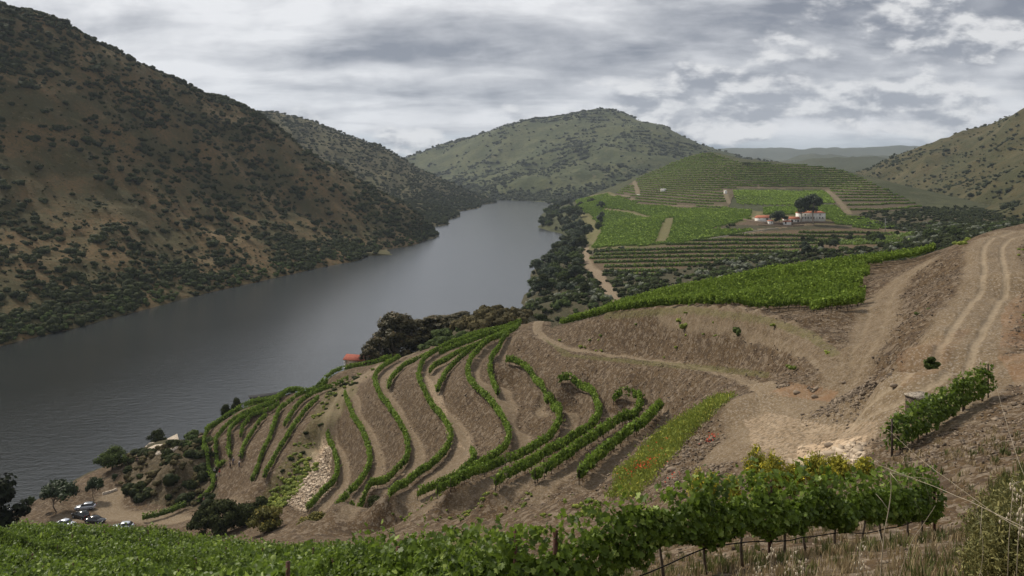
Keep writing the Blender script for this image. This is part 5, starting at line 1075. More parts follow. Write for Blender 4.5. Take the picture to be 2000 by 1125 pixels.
def house(name, label, u, D, L_, Wd, h, rise, rz, wall=None, roof=None, wins=(), doors=(), zoff=0.0, hip=0.0, cat='house', chimney=None, gable_wall=True):
    x, y = (u - U0) / FPX * D, D; z = float(height(np.array([x]), np.array([y]))[0]) + zoff; o = empty(name, (x, y, z), rz); tag(o, label, cat)
    wb_ = MB(); wb_.box((0, 0, h / 2 - 1.5), (L_, Wd, h + 3))
    if not hip and gable_wall: 
        a, b_ = L_ / 2 - .002, Wd / 2 - .002; wb_.add([(-a,-b_,h-.01),(-a,b_,h-.01),(-a,0,h+rise-.08),(a,-b_,h-.01),(a,b_,h-.01),(a,0,h+rise-.08)], [np.array([(0,2,1),(3,4,5)]), np.array([(0,3,5,2),(1,2,5,4)])])
    wb_.build('wall', wall or M_WHITE, o); rb = MB(); rb.add(*gable(L_, Wd, h + 0.02, rise, hip=hip)); rf = rb.build('roof', roof or M_TILE, o)
    if chimney: cb_ = MB(); cb_.box((chimney, 0.4, h + rise + 0.5), (0.7, 0.6, 1.6)); cb_.box((chimney, 0.4, h + rise + 1.36), (0.9, 0.8, 0.12)); cb_.build('chimney', M_WHITE, rf)
    for (side, px_, pz, w_, hh_) in wins:
        pos = {'f': (px_, -Wd / 2, pz), 'l': (-L_ / 2, px_, pz), 'r': (L_ / 2, px_, pz)}[side]; d3 = (w_, 0.12, hh_) if side == 'f' else (0.12, w_, hh_); d4 = (w_ + .24, 0.07, hh_ + .24) if side == 'f' else (0.07, w_ + .24, hh_ + .24)
        w1 = MB(); w1.box((0, 0, 0), d3); wo_ = w1.build('window', M_DARK, o); wo_.location = pos; f1 = MB(); f1.box((0, 0, 0), d4); f1.build('frame', M_FRAME, wo_)
    for (side, px_, w_, hh_) in doors:
        pos = (px_, -Wd / 2, hh_ / 2) if side == 'f' else (-L_ / 2, px_, hh_ / 2); d3 = (w_, 0.12, hh_) if side == 'f' else (0.12, w_, hh_); d1 = MB(); d1.box((0, 0, 0), d3); dd = d1.build('door', simple('dark_door', (0.03, 0.022, 0.018)), o); dd.location = pos
        f1 = MB(); f1.box((0, 0, 0.06), (w_ + .3, 0.07, hh_ + .14) if side == 'f' else (.07, w_ + .3, hh_ + .14)); f1.build('frame', M_FRAME, dd)
    return o
hz_ = 0.9
hs = house('white_house', 'long white two storey house with black capital letters across its front', 1583, 772, 25.5, 9, 7.4, 1.6, radians(4), wins=[('f', px_, 5.6, 1.0, 1.3) for px_ in (-7.2, 0.2, 7.4)] + [('l', 0.5, 3.2, 1.0, 1.3)], hip=3.0, chimney=-4, zoff=hz_)
for i, ch_ in enumerate('FERREIRA'):
    cu = bpy.data.curves.new('letter', 'FONT'); cu.body = ch_; cu.size = 3.0; cu.extrude = 0.06; cu.offset = 0.035; cu.align_x = 'CENTER'; tmp = bpy.data.objects.new('letter_tmp', cu); COL.objects.link(tmp)
    bpy.context.view_layer.update(); me = bpy.data.meshes.new_from_object(tmp.evaluated_get(bpy.context.evaluated_depsgraph_get())); bpy.data.objects.remove(tmp); me.materials.clear(); me.materials.append(simple('letter_black', (0.012, 0.012, 0.012)))
    lo = inst('letter', me, hs, (-9.6 + i * 2.78, -4.5 - 0.075, 1.5)); lo.rotation_euler = (radians(90), 0, 0)
house('low_house', 'low white house with a wide terracotta roof left of the lettered house', 1545, 768, 14, 9, 2.9, 2.1, radians(-8), wins=[('f', -4.5, 1.6, 1.0, 1.1), ('f', 3.5, 1.6, 1.1, 1.1)], doors=[('f', 0, 1.6, 2.2), ('f', 5.6, 1.4, 2.2)], zoff=hz_)
house('lean_to', 'small white annex with a lower terracotta roof in front of the low house', 1537, 760, 7, 4.5, 2.2, 1.0, radians(-8), doors=[('f', -1.5, 1.2, 1.9)], zoff=0.7)
house('white_cottage', 'white cottage with a terracotta gable at the end of the curved road', 1490, 780, 13, 8, 2.9, 2.2, radians(14), wins=[('f', 2.2, 1.7, 2.6, 1.2), ('f', 5.4, 1.7, .9, 1.1)], zoff=0.8)
house('white_shed', 'tiny white shed with a small red roof below the cottage', 1504.5, 762, 4.2, 3.6, 3.2, 0.8, radians(10), wins=[('f', 0, 1.8, .7, .8)], zoff=-0.3)
house('white_hut', 'tiny white hut high on the terraced hill by the winding track', 1296, 1190, 8, 3.5, 2.6, .5, radians(3), zoff=0.4, hip=0.8, roof=M_WHITE)
house('water_tower', 'small white tower at the top bend of the track above the houses', 1417, 1045, 3.0, 3.0, 4.0, .5, 0.2, zoff=0, hip=1.0, roof=M_WHITE)
house('shed', 'white shed beside the track at the corner of the green field', 1247, 1190, 4, 3, 2.2, .5, 0.2, zoff=0, hip=1.0, roof=M_WHITE)
rh = house('stone_hut', 'dark stone hut with a red tiled roof above the river vines', 699, 250, 7.2, 4.2, 3.0, 1.2, radians(-16), wall=M_STONE, roof=M_RED, doors=[('f', -1.2, 1.0, 2.0)], wins=[('l', 0, 1.6, .7, .8)], zoff=0.9); rh.location.z = ZC - (719 - V0) / FPX * 250
for sx_ in (-1, 1):
    q_ = MB()
    for k in range(6): q_.box((sx_ * (3.42 - (0.12 if k % 2 else 0.0)), -2.1, .3 + k * .48), (.55, .10, .42))
    q_.build('quoins', M_WHITE, rh)
def wall_line(name, label, pts, h, t, mat, lift=0.0, cat='wall', cap=None):
    p = np.array(pts, float); mb = MB(); T = unit(np.gradient(p[:, :2], axis=0)); N_ = np.stack([T[:, 1], -T[:, 0]], 1) * t / 2
    lo, hi = p[:, 2] - 1.2, p[:, 2] + h + lift; a = np.c_[p[:, :2] + N_, lo]; b_ = np.c_[p[:, :2] - N_, lo]; c = np.c_[p[:, :2] - N_, hi]; d = np.c_[p[:, :2] + N_, hi]
    V_ = np.stack([a, b_, c, d], 1).reshape(-1, 3); i = np.arange(len(p) - 1)[:, None] * 4; j = np.arange(4)[None]; k = (j + 1) % 4
    mb.add(V_, [np.stack([i + j, i + k, i + 4 + k, i + 4 + j], 2).reshape(-1, 4), np.array([[0, 3, 2, 1]]), np.array([[0, 1, 2, 3]]) + 4 * (len(p) - 1)]); o = mb.build(name, mat); tag(o, label, cat); return o
def rim(uv, dmin, dmax, step=3): p = smoothline(cast(uv, dmin=dmin, dmax=dmax), 1); p = resample(p, step); p[:, 2] = height(p[:, 0], p[:, 1]); return p
wall_line('retaining_wall', 'long brown stone wall under the white houses', rim([(1452,430),(1470,434),(1500,438),(1550,437),(1610,436),(1650,436)], 640, 900), 1.6, 0.8, M_STONE)
wall_line('retaining_wall', 'lower brown stone wall below the long one in front of the houses', rim([(1480,440),(1530,443),(1570,441)], 600, 900), 1.1, 0.8, M_STONE)
wall_line('yard_wall', 'pale wall round the yard of the cottage', rim([(1470,429),(1485,431),(1498,432)], 640, 900), 2.2, 0.5, simple('pale_render', (0.34, 0.30, 0.23)))
wall_line('roadside_wall', 'thin pale wall along the upper edge of the terraces below the field', rim([(1380,468),(1420,462),(1470,452),(1520,446)], 560, 900), 0.8, 0.6, simple('pale_stone', (0.33, 0.29, 0.23)))
wall_line('low_wall', 'low pale stone edging under the little tree by the lot', rim([(200,966),(215,962),(228,957)], 150, 240, 1), 0.45, 0.5, M_SLAB)
wall_line('ruined_wall', 'small ruined stone wall near the jetty on the right bank', rim([(1093,546),(1108,543),(1124,544)], 420, 700), 2.0, 0.6, simple('rosy_stone', (0.26, 0.17, 0.13)))
# pergola on the crest
x_, y_ = (1457 - U0) / FPX * 1235, 1235; z_ = float(height(np.array([x_]), np.array([y_]))[0]); o = empty('pergola', (x_, y_, z_), 0.1); tag(o, 'dark open pergola standing on the crest of the terraced hill', 'pergola'); M_IRON = simple('dark_iron', (0.02, 0.018, 0.017))
for px_ in (-5, -1.6, 1.6, 5):
    for py_ in (-2, 2): b_ = MB(); b_.box((px_, py_, 2.2), (0.5, 0.5, 5.2)); b_.build('post', M_IRON, o)
b_ = MB(); b_.box((0, 0, 4.95), (12, 5, 0.5)); b_.box((0.8, 0, 2.6), (9, 0.4, 0.4)); b_.build('roof_beams', M_IRON, o)
# pole
x_, y_ = (1729 - U0) / FPX * 705, 705; z_ = float(height(np.array([x_]), np.array([y_]))[0]); o = empty('utility_pole', (x_, y_, z_)); tag(o, 'grey concrete utility pole at the edge of the gully right of the houses', 'pole')
b_ = MB(); b_.tube([(0, 0, -1), (0, 0, 12.5)], [0.34, 0.2], 8); b_.build('mast', simple('concrete', (0.30, 0.29, 0.27)), o); b_ = MB(); b_.box((0, 0, 11.9), (2.6, 0.2, 0.2)); ar = b_.build('crossarm', M_IRON, o)
for px_ in (-1.1, 0, 1.1): b_ = MB(); b_.tube([(px_, 0, 12.0), (px_, 0, 12.35)], [0.09, 0.05], 6); b_.build('insulator', M_WHITE, ar)
# long dark flat roofed shed at the river edge
p = cast([(520, 790)], dmin=150, dmax=300)[0]; sx_ = (521 - U0) / FPX * 252; zt_ = ZC - (767 - V0) / FPX * 252; o = empty('boathouse', (sx_, 252, zt_ - 2.4), radians(26)); tag(o, 'long low shed with a dark flat roof showing just above the river vines', 'shed')
b_ = MB(); b_.box((0, 0, -2.0), (9.6, 2.6, 7.0)); b_.build('wall', M_STONE, o); b_ = MB(); b_.box((0, 0, 1.62), (10.6, 3.4, 0.22)); rf_ = b_.build('roof', simple('dark_roofing', (0.018, 0.018, 0.02)), o); b_ = MB(); b_.box((0, -1.78, 1.6), (10.7, 0.12, 0.36)); b_.build('gutter', M_IRON, rf_)
# quay of pale slabs
c4 = cast([(262,889),(300,873),(346,856),(352,872),(335,886),(300,890)], dmin=150, dmax=260); c4[:, 2] = np.maximum(height(c4[:, 0], c4[:, 1]), 1.0) + 0.45; mb = MB(); n = len(c4); lo = c4.copy(); lo[:, 2] -= 3
mb.add(np.concatenate([c4, lo]), [np.array([list(range(n))]), np.array([[i, i + n, (i + 1) % n + n, (i + 1) % n] for i in range(n)])]); tag(mb.build('stone_quay', M_SLAB), 'pale stone slab quay sloping to the river at the foot of the vines', 'quay')
rm = rim([(262,884),(300,868),(346,850),(420,822)], 150, 300, 2); wall_line('quay_wall', 'long pale wall edging the river behind the stone quay', rm, 0.7, 0.7, M_SLAB)
# stone box beside the yard
p = cast([(1798, 802)], dmin=30, dmax=80)[0]; D = p[1]; w_ = 40 / FPX * D; o = empty('stone_box', (p[0], D, p[2]), radians(18)); tag(o, 'square dry stone box with a slab lid beside the yard', 'stone box'); b_ = MB(); b_.box((0, 0, w_ * .3), (w_, w_ * .9, w_ * .75)); b_.build('walls', stone_mat('box_stone', (0.09, 0.07, 0.055), (0.17, 0.13, 0.10), 6), o); b_ = MB(); b_.box((0, 0, w_ * .72), (w_ * 1.1, w_ * 1.0, w_ * .10)); b_.build('lid', stone_mat('lid_stone', (0.26, 0.22, 0.18), (0.36, 0.31, 0.25), 5), o)
# ---------------------------------------------------------------- cars
def loft(st, n=None):
    S = np.array(st); k = S.shape[1]; i = np.arange(len(S) - 1)[:, None] * k; j = np.arange(k - 1)[None]
    return S.reshape(-1, 3), [np.stack([i + j, i + j + 1, i + k + j + 1, i + k + j], 2).reshape(-1, 4), np.array([list(range(k))[::-1]]), np.array([list(range(k))]) + k * (len(S) - 1)]
def car(label, u, v, rz, paint, wagon=True, tall=0.0):
    p = cast([(u, v)], dmin=120, dmax=260)[0]; o = empty('parked_car', tuple(p), rz); tag(o, label, 'car', 'cars on the river side lot')
    m, t, b = new_mat('car_paint', 0.5, 0.25); b.inputs['Base Color'].default_value = paint + (1,); b.inputs['Coat Weight'].default_value = 0.6; b.inputs['Metallic'].default_value = 0.3
    st = [];  # body: nose at -X
    for x, zt, zb, w in [(-2.2,.52,.36,.62),(-2.12,.68,.24,.78),(-1.8,.80,.2,.86),(-1.1,.92,.2,.89),(-.5,.96,.2,.9),(.8,.97,.2,.9),(1.6,.97,.2,.88),(2.05,.92,.24,.82),(2.2,.72,.34,.7)]:
        zt += tall; st.append([(x,-w*.93,zb),(x,-w,zb+.2),(x,-w,zt-.12),(x,-w*.86,zt),(x,w*.86,zt),(x,w,zt-.12),(x,w,zb+.2),(x,w*.93,zb)])
    mb = MB(); mb.add(*loft(st)); mb.build('body', m, o, True)
    rr_ = 1.9 if wagon else 1.45; st = []
    for x, zt, w in [(-1.0,.93,.80),(-.35,1.36,.68),(.0,1.44,.66),(.7,1.45,.66),(rr_ - .5,1.38,.66),(rr_,.95,.76)]: st.append([(x,-.82,.90 + tall),(x,-w,zt + tall),(x,w,zt + tall),(x,.82,.90 + tall)])
    mb = MB(); mb.add(*loft(st)); mb.build('windows', M_DARK, o)
    mb = MB(); st = []
    for x, w in [(-.38,.64),(0,.67),(.7,.67),(rr_ - .48,.64)]: zt = {-.38:1.385,0:1.465,.7:1.475}.get(x, 1.405) + tall; st.append([(x,-w,zt-.05),(x,-w+.05,zt),(x,w-.05,zt),(x,w,zt-.05)])
    mb.add(*loft(st)); mb.build('roof', m, o)
    for sx_ in (-1.35, 1.4):
        for sy_ in (-.8, .8):
            w1 = MB(); w1.tube([(0,-.11,0),(0,.11,0)], .33, 16); wo_ = w1.build('wheel', simple('tyre', (.012,.012,.012)), o); wo_.location = (sx_, sy_, .33); w2 = MB(); w2.tube([(0,-.125,0),(0,.125,0)], .2, 12); w2.build('rim', simple('alloy', (.4,.4,.42), rough=.3, metal=.8), wo_)
    for sy_ in (-.6, .6):
        l1 = MB(); l1.box((-2.14, sy_, .64 + tall), (.12,.32,.14)); l1.build('headlight', simple('lamp_glass', (.7,.7,.7), rough=.1), o); l1 = MB(); l1.box((2.12, sy_, .80 + tall), (.12,.26,.16)); l1.build('taillight', simple('red_lamp', (.35,.01,.01), rough=.2), o)
    return o
car('silver estate car parked under the edge of the umbrella tree', 167, 994, radians(12), (.36,.38,.42)); car('dark car at the front of the lot, nose to the open ground', 186, 1021, radians(172), (.018,.02,.024), False)
car('black off road car half hidden behind the dark saloon', 158, 1012, radians(-25), (.012,.013,.012), True, .22); car('white car almost hidden by the foreground vines', 129, 1027, radians(165), (.62,.66,.74), False); car('white car roof peeping over the vines at the right of the lot', 240, 1033, radians(8), (.58,.62,.68))
# ---------------------------------------------------------------- people at work
def skin(name, V_, E_, R_, mat, parent, sub=1):
    me = bpy.data.meshes.new(name); me.from_pydata(V_, E_, []); ob = bpy.data.objects.new(name + '_tmp', me); COL.objects.link(ob); md = ob.modifiers.new('s', 'SKIN')
    for v, r in zip(me.skin_vertices[0].data, R_): v.radius = (r, r)
    me.skin_vertices[0].data[0].use_root = True; sb = ob.modifiers.new('d', 'SUBSURF'); sb.levels = sub
    bpy.context.view_layer.update(); m2 = bpy.data.meshes.new_from_object(ob.evaluated_get(bpy.context.evaluated_depsgraph_get())); bpy.data.objects.remove(ob); m2.materials.clear(); m2.materials.append(mat)
    for p_ in m2.polygons: p_.use_smooth = True
    return inst(name, m2, parent)
M_SKIN = simple('skin_tone', (0.36, 0.21, 0.15)); M_HAIR = simple('hair_dark', (0.02, 0.014, 0.01))
def person(u, v, rz, top, legs, label, hat=None, bend=0.15, dmin=150):
    p = cast([(u, v)], dmin=dmin, dmax=300)[0]; o = empty('person', tuple(p), rz); tag(o, label, 'person', 'people working among the vines')
    b = bend; sh = (0, -b * .8, 1.42 - b * .2); nk = (0, -b * .95, 1.52 - b * .25); hd = (0, -b * 1.15, 1.66 - b * .3)
    V_ = [(0,0,.95),(0,-b*.4,1.18),sh,nk,hd,(.19,-b*.8,1.40-b*.2),(.24,-b-.04,1.12),(.20,-b-.26,.98),(.18,-b-.34,.96),(-.19,-b*.8,1.40-b*.2),(-.25,-b-.02,1.12),(-.22,-b-.22,.93),(-.2,-b-.30,.90),(.10,0,.90),(.12,.03,.50),(.12,.06,.08),(.12,-.12,.04),(-.10,0,.90),(-.13,-.06,.50),(-.13,-.02,.08),(-.13,-.2,.04)]
    E_ = [(0,1),(1,2),(2,3),(3,4),(2,5),(5,6),(6,7),(7,8),(2,9),(9,10),(10,11),(11,12),(0,13),(13,14),(14,15),(15,16),(0,17),(17,18),(18,19),(19,20)]
    R_ = [.14,.13,.14,.055,.105,.06,.045,.035,.035,.06,.045,.035,.035,.085,.058,.042,.04,.085,.058,.042,.04]
    skin('body', V_, E_, R_, M_SKIN, o)
    ti = [0,1,2,5,6,9,10]; skin('shirt', [V_[i] for i in ti], [(0,1),(1,2),(2,3),(3,4),(2,5),(5,6)], [.155,.15,.165,.08,.062,.08,.062], simple('shirt', top), o)
    li = [0,13,14,15,17,18,19]; skin('trousers', [V_[i] for i in li], [(0,1),(1,2),(2,3),(0,4),(4,5),(5,6)], [.15,.10,.075,.06,.10,.075,.06], simple('trousers', legs), o)
    mb = MB(); mb.add(*blob((hd[0], hd[1] + .02, hd[2] + .07), (.115,.125,.11), 1, 3, 0.02)); mb.build('hair' if hat is None else 'hat', M_HAIR if hat is None else simple('hat_cloth', hat), o, True); return o
NV, DK, WH = (.03,.04,.08), (.02,.02,.022), (.55,.55,.52)
for a in [(428,931,1.2,(.55,.03,.02),(.25,.25,.26),'person in a bright red top walking between the vine rows',(.4,.05,.03)),(419,928,.3,(.5,.52,.55),NV,'person in a pale shirt stooping beside the one in red',WH),(422,940,2.6,NV,DK,'person in dark clothes and a white cap in the vine row',WH),(422,953,.5,DK,DK,'person in black below the others in the row',None),
    (450,915,-.8,(.12,.13,.16),DK,'person in dark grey standing at the end of the short row',None),(455,908,.9,(.16,.22,.34),NV,'person in a blue shirt at the row end',WH),(467,913,2.2,(.5,.5,.48),NV,'person in a striped pale top with arms low, right of the group',DK),(470,899,.1,NV,DK,'person in dark blue half behind the leaves of the short row',None),
    (397,986,1.8,(.25,.06,.05),NV,'person in a dull red top at the bottom of the outermost row',(.45,.4,.38)),(267,905,.6,DK,DK,'person in black standing by the stone quay',None),(270,909,-2.4,(.03,.035,.05),DK,'second dark clad person beside the quay',None)]:
    person(a[0], a[1], a[2], a[3], a[4], a[5], a[6])
# ---------------------------------------------------------------- stones
def stones(name, pts, size, g, mat, label):
    n = len(pts); cube = np.array([(-1,-1,-1),(1,-1,-1),(1,1,-1),(-1,1,-1),(-1,-1,1),(1,-1,1),(1,1,1),(-1,1,1)]) * .5
    V_ = cube[None] * g.uniform(.55, 1.2, (n, 8, 1)) * np.stack([size, size * g.uniform(.5, 1, n), size * g.uniform(.25, .6, n)], 1)[:, None]
    a = g.uniform(0, 6.28, n); t = g.normal(size=n) * .35; ca, sa, ct, st = np.cos(a)[:, None], np.sin(a)[:, None], np.cos(t)[:, None], np.sin(t)[:, None]
    x, y, z = V_[..., 0], V_[..., 1], V_[..., 2]; x, z = x * ct - z * st, x * st + z * ct; V_ = np.stack([x * ca - y * sa, x * sa + y * ca, z], 2) + pts[:, None]
    F = np.array([(3,2,1,0),(4,5,6,7),(0,1,5,4),(1,2,6,5),(2,3,7,6),(3,0,4,7)])
    o = mesh_obj(name, V_.reshape(-1, 3), (np.arange(n)[:, None, None] * 8 + F[None]).reshape(-1, 4), mat, None, False, {'rnd': np.repeat(g.uniform(0, 1, n), 8)}); tag(o, label, None, None, 'stuff')
m, t, b = new_mat('schist_stones', 0.25, 0.8); t.l.new(t.mix(t.attr('rnd'), (0.055, 0.040, 0.028), (0.25, 0.195, 0.14)), b.inputs['Base Color']); M_STN = m
def near_pts(poly, n, dmin=20, dmax=150, vis=True): return pick((GC == 0) & (at['road'] < 0.45) & inpoly(GU, GV, poly) & (GR > dmin) & (GR < dmax), 1.0, n, g, vis=vis)[0]
stones('rubble', near_pts([(1480,752),(1560,752),(1640,765),(1720,745),(1830,712),(1850,735),(1740,790),(1640,800),(1560,815),(1490,790)], 1900), g.gamma(2, .055, 1900) + .04, g, M_STN, 'heaps of broken schist along the edge of the yard')
pl = smoothline(cast([(1600,805),(1680,782),(1760,752),(1830,722),(1890,672),(1950,612),(1990,570)], dmin=30, dmax=120), 2); q = pl[g.integers(0, len(pl), 1500)][:, :2] + g.normal(size=(1500, 2)) * .7; q = q[seg_dist(q[:, 0], q[:, 1], RW[0][0])[0] > 2.3]; stones('rubble', np.c_[q, height(q[:, 0], q[:, 1])], g.gamma(2, .055, len(q)) + .04, g, M_STN, 'line of dark broken stones beside the rutted road')
stones('rubble', near_pts([(1345,855),(1400,850),(1440,920),(1300,960),(1290,920)], 900), g.gamma(2, .055, 900) + .04, g, M_STN, 'grey stones spilled down the slope right of the poppies')
stones('stone_chips', near_pts([(560,1000),(650,850),(680,740),(850,680),(1020,640),(1200,612),(1500,600),(1720,540),(2050,440),(2050,900),(1700,930),(1450,960),(1190,980),(900,1000)], 60000, 25, 190), g.gamma(2, .034, 60000) + .03, g, M_STN, 'small stone chips strewn over the banks and tracks')
m2, t2, b2 = new_mat('pale_stones', 0.25, 0.8); t2.l.new(t2.mix(t2.attr('rnd'), (0.22, 0.17, 0.12), (0.52, 0.42, 0.31)), b2.inputs['Base Color'])
stones('pale_scree', near_pts([(635,850),(650,880),(642,960),(600,1000),(560,985),(590,930),(612,885)], 2600, 100, 220), g.gamma(2, .12, 2600) + .08, g, m2, 'pale broken rock at the nose of the terraces')
stones('pale_scree', near_pts([(1500,850),(1690,850),(1680,915),(1560,915),(1480,880)], 900, 40, 80), g.gamma(2, .08, 900) + .05, g, m2, 'pale slabs of rock breaking through the yard')
stones('foreground_stones', near_pts([(1300,960),(2000,760),(2100,1200),(900,1200),(1000,1050)], 6000, 5, 45), g.gamma(2, .022, 6000) + .02, g, M_STN, 'small stones on the ground between the nearest vines and the yard')
bm_ = []
for i, (u, v, s) in enumerate([(1312,920,.9),(1332,953,.8),(1556,768,.7),(1648,748,.5),(1590,776,.6),(1685,772,.5),(1030,976,.6),(1060,985,.5),(1372,884,.5),(1745,755,.5),(1500,905,.5),(1620,872,.6)]):
    p = cast([(u, v)], dmin=30, dmax=130)[0]; V_, F_, R_ = blob((0, 0, .1 * s), (s * .5, s * .36, s * .27), 1, i * 3.1, .3, .8); mb = MB(); mb.add(V_, F_, R_); o = mb.build('boulder', M_STN); o.location = tuple(p)
    tag(o, ['grey boulder lying right of the poppies','bluish boulder just behind the foreground vines','pale boulder on the left heap of the yard','whitish stone on the floor of the lower track','flat stone in the middle of the left heap','flat stone on the right heap','orange tinted stone below the vine rows','small pale stone beside the orange one','stone half way down the spill','light stone near the rutted road','stone at the near corner of the yard','pale block on the bare rock'][i], 'stone', 'single larger stones')
# ---------------------------------------------------------------- foreground grasses
def grass(name, pts, g, h, mat, label, blades=9, w=0.006, lean=0.5):
    n = len(pts) * blades; b_ = np.repeat(pts, blades, 0) + np.c_[g.normal(size=(n, 2)) * .05, np.zeros(n)]; hh = np.repeat(np.broadcast_to(h, (len(pts),)), blades) * g.uniform(.5, 1.2, n)
    a = g.uniform(0, 6.28, n); d = np.stack([np.cos(a), np.sin(a), np.zeros(n)], 1); s = np.stack([-np.sin(a), np.cos(a), np.zeros(n)], 1) * (w * (0.6 + b_[:, 1:2] / 14)); le = (g.uniform(.1, 1, n) * lean * hh)[:, None]
    up = np.array([0, 0, 1.0]); m1 = b_ + up * (hh * .55)[:, None] + d * le * .35; t_ = b_ + up * hh[:, None] * .95 + d * le
    V_ = np.stack([b_ - s, b_ + s, m1 + s * .8, m1 - s * .8, t_ + s * .15, t_ - s * .15], 1).reshape(-1, 3); i = np.arange(n)[:, None] * 6; F = np.concatenate([i + np.array([[0, 1, 2, 3]]), i + np.array([[3, 2, 4, 5]])])
    o = mesh_obj(name, V_, F, mat, None, False, {'rnd': np.repeat(g.uniform(0, 1, n), 6)}); tag(o, label, None, None, 'stuff')
M_DRY = leaf_mat('dry_grass_blades', (0.15, 0.11, 0.055), (0.36, 0.28, 0.16), (0.5, 0.42, 0.28), 0.7, 0.2, 0.2); M_GRS = leaf_mat('green_grass_blades', (0.05, 0.065, 0.02), (0.15, 0.16, 0.05), None, 0.6, 0.2, 0.2)
fgp = [(700,1060),(1300,960),(1740,900),(1950,780),(2080,760),(2150,1400),(600,1400)]
def fg(n, dmin, dmax, poly=fgp):
    mk = (GC == 0) & (GR > dmin) & (GR < dmax) & inpoly(GU, GV, poly); return pick(mk, 1 / GR ** 1.2, n, g, vis=False)[0]
p = fg(3600, 4, 42); nz_ = fbm(p[:, 0] / 2.2, p[:, 1] / 2.2, 3, 140); grass('dry_grass', p[nz_ > -.12], g, .20, M_DRY, 'dry straw coloured grass between the nearest vines and the camera', 12)
p = fg(2200, 4, 38); nz_ = fbm(p[:, 0] / 1.8, p[:, 1] / 1.8, 3, 150); grass('green_grass', p[nz_ > .05], g, .27, M_GRS, 'green grass patches under the nearest vines', 12)
p = fg(2200, 8, 36, [(1930,960),(2100,880),(2150,1400),(1880,1400)]); grass('green_grass', p[:1200], g, .5, M_GRS, 'taller green grass at the lower right', 12, lean=.35)
# big bush at the lower right corner, fine leaved
def fine_bush(x, y, R_, H, seed, label, mat):
    g = np.random.default_rng(seed); z = float(height(np.array([x]), np.array([y]))[0]); o = empty('broom_bush', (x, y, z)); tag(o, label, 'bush', 'fine leaved bushes of the lower right corner'); sb, fb = MB(), MB()
    for i in range(190):
        a = g.uniform(0, 6.28); q = R_ * g.uniform(0, 1) ** .6; t_ = np.array([math.cos(a) * q, math.sin(a) * q, H * g.uniform(.55, 1.05) * (1 - .5 * (q / R_) ** 2)]); b_ = t_ * (.25, .25, 0); m_ = (b_ + t_) / 2 + (0, 0, H * .1)
        sb.tube([b_, m_, t_], [.007, .005, .002], 3); n = 60; s = g.uniform(.3, 1.05, n)[:, None]; C = np.where(s < .5, b_ + (m_ - b_) * s * 2, m_ + (t_ - m_) * (s * 2 - 1)) + g.normal(size=(n, 3)) * .035
        fb.add(*leaves(C, g.normal(size=(n, 3)), .045, g, SLIM_LEAF, droop=-1.2, rnd=np.clip(g.uniform(-.1, .8, n) + s[:, 0] * .2, 0, 1)))
    sb.build('stems', M_GRS, o); fb.build('leaves', mat, o)
M_FINE = leaf_mat('fine_leaves', (0.085, 0.09, 0.03), (0.28, 0.25, 0.09), (0.36, 0.32, 0.12), 0.6, 0.2, 0.2)
for i, (x, y, R_, H) in enumerate([(4.75,7.4,.55,1.0),(4.25,6.8,.42,.75),(5.6,8.2,.65,1.25),(5.0,7.0,.5,.95)]): fine_bush(x, y, R_, H, 80 + i, ['dense fine leaved bush in the lower right corner','low fine leaved bush at the bottom edge','tallest fine leaved bush at the right edge','fine leaved bush overlapping the corner'][i], M_FINE)
M_STRAW = simple('straw', (0.42, 0.36, 0.27), (0.30, 0.25, 0.18), 8)
def stalk(uvD, label, rad=.004, twigs=4, seed=0, name='dry_stalk'):
    g = np.random.default_rng(seed); p = np.array([P(u, v, D) for u, v, D in uvD]); p[:, 2] += ZC; q = smoothline(p, 2); q += np.cumsum(g.normal(size=q.shape) * .002, 0); mb = MB(); rad = rad * 0.55; mb.tube(q - q[0], np.linspace(rad, rad * .4, len(q)), 5)
    for i in range(twigs):
        a = q[g.integers(len(q) // 4, len(q) - 1)] - q[0]; d = unit(g.normal(size=3) + (0, 0, .5)) * g.uniform(.12, .35); mb.tube([a, a + d * .5 + (0, 0, .01), a + d], [rad * .45, rad * .35, rad * .15], 4)
    o = mb.build(name, M_STRAW); o.location = tuple(q[0]); tag(o, label, 'dry stalk', 'dry stalks in front of the camera')
stalk([(1718,1180,7.5),(1722,1100,7.4),(1733,1020,7.3),(1742,960,7.3),(1738,915,7.3)], 'pale upright branching stalk in front of the vine row end', .011, 6, 1)
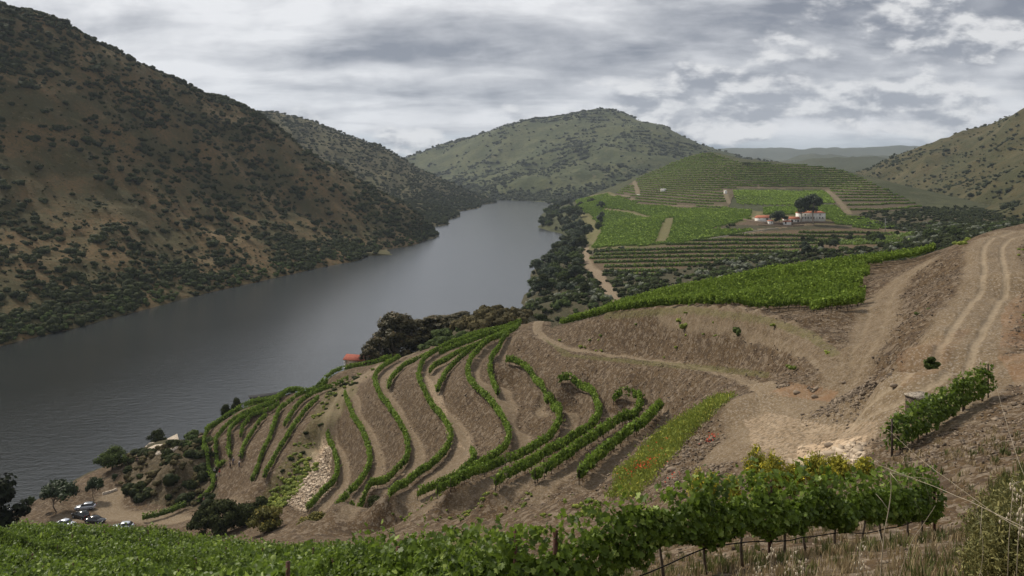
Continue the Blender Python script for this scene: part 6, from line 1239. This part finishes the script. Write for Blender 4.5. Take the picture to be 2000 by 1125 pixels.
stalk([(2040,1050,5.2),(1960,1010,5.4),(1860,965,5.8),(1770,930,6.2),(1700,905,6.6)], 'long pale stalk slanting from the right edge toward the vines', .006, 3, 2)
stalk([(2040,1055,5.0),(1960,1015,5.2),(1880,960,5.5),(1800,900,5.9),(1735,840,6.3)], 'second long stalk slanting up to the row by the stone box', .004, 3, 3)
stalk([(1745,1180,8),(1770,1070,8),(1810,1010,8),(1825,985,8)], 'thin forked stalk beside the upright one', .006, 3, 4); stalk([(2030,1000,5.5),(1990,900,5.7),(1960,800,6),(1945,740,6.2)], 'dark curved stalk rising at the right edge', .004, 2, 5)
stalk([(1900,1180,6.5),(1925,1080,6.5),(1912,1000,6.5),(1897,950,6.5)], 'short pale stalk above the corner bushes', .004, 3, 6)
# oat heads
M_OAT = simple('oat_husk', (0.55, 0.48, 0.36), (0.42, 0.35, 0.25), 20)
def oat(u, v, D, label, seed, n=16):
    g = np.random.default_rng(seed); p = np.array(P(u, v, D)); p[2] += ZC; zb = float(height(p[:1], p[1:2])[0]); o = empty('oat_stem', (p[0], p[1], zb)); tag(o, label, 'grass stem', 'wild oats in front of the camera'); H = p[2] - zb; mb = MB(); mb.tube([(0, 0, 0), (.02, 0, H * .6), (.05, 0, H), (.09, 0, H * 1.02)], [.003, .0025, .002, .001], 4); mb.build('stem', M_STRAW, o); hb_ = MB()
    for i in range(n):
        c = np.array([.05 + g.normal() * .03, g.normal() * .03, H - g.uniform(0, .32)]); hb_.add(*blob(c, (.007, .007, .017), 0, i, .1))
        hb_.tube([c + (0, 0, .017), (.045, 0, c[2] + .05)], .0008, 3)
    hb_.build('husks', M_OAT, o)
for i, (u, v, D) in enumerate([(1496,1072,6.5),(1538,1078,6.4),(1470,1108,6.3),(1556,1100,6.2),(1670,1060,7),(1965,945,5.5),(1982,965,5.3)]):
    oat(u, v, D, ['tallest white oat head under the vine row','white oat head just right of the tallest one','oat head bent low at the bottom edge','small oat head near the hose','oat head under the end of the vine row','oat head high in front of the corner bush','oat head in the middle of the corner group','low oat head left of the corner bush','topmost oat head of the corner','lowest oat head of the corner group'][i], 200 + i)
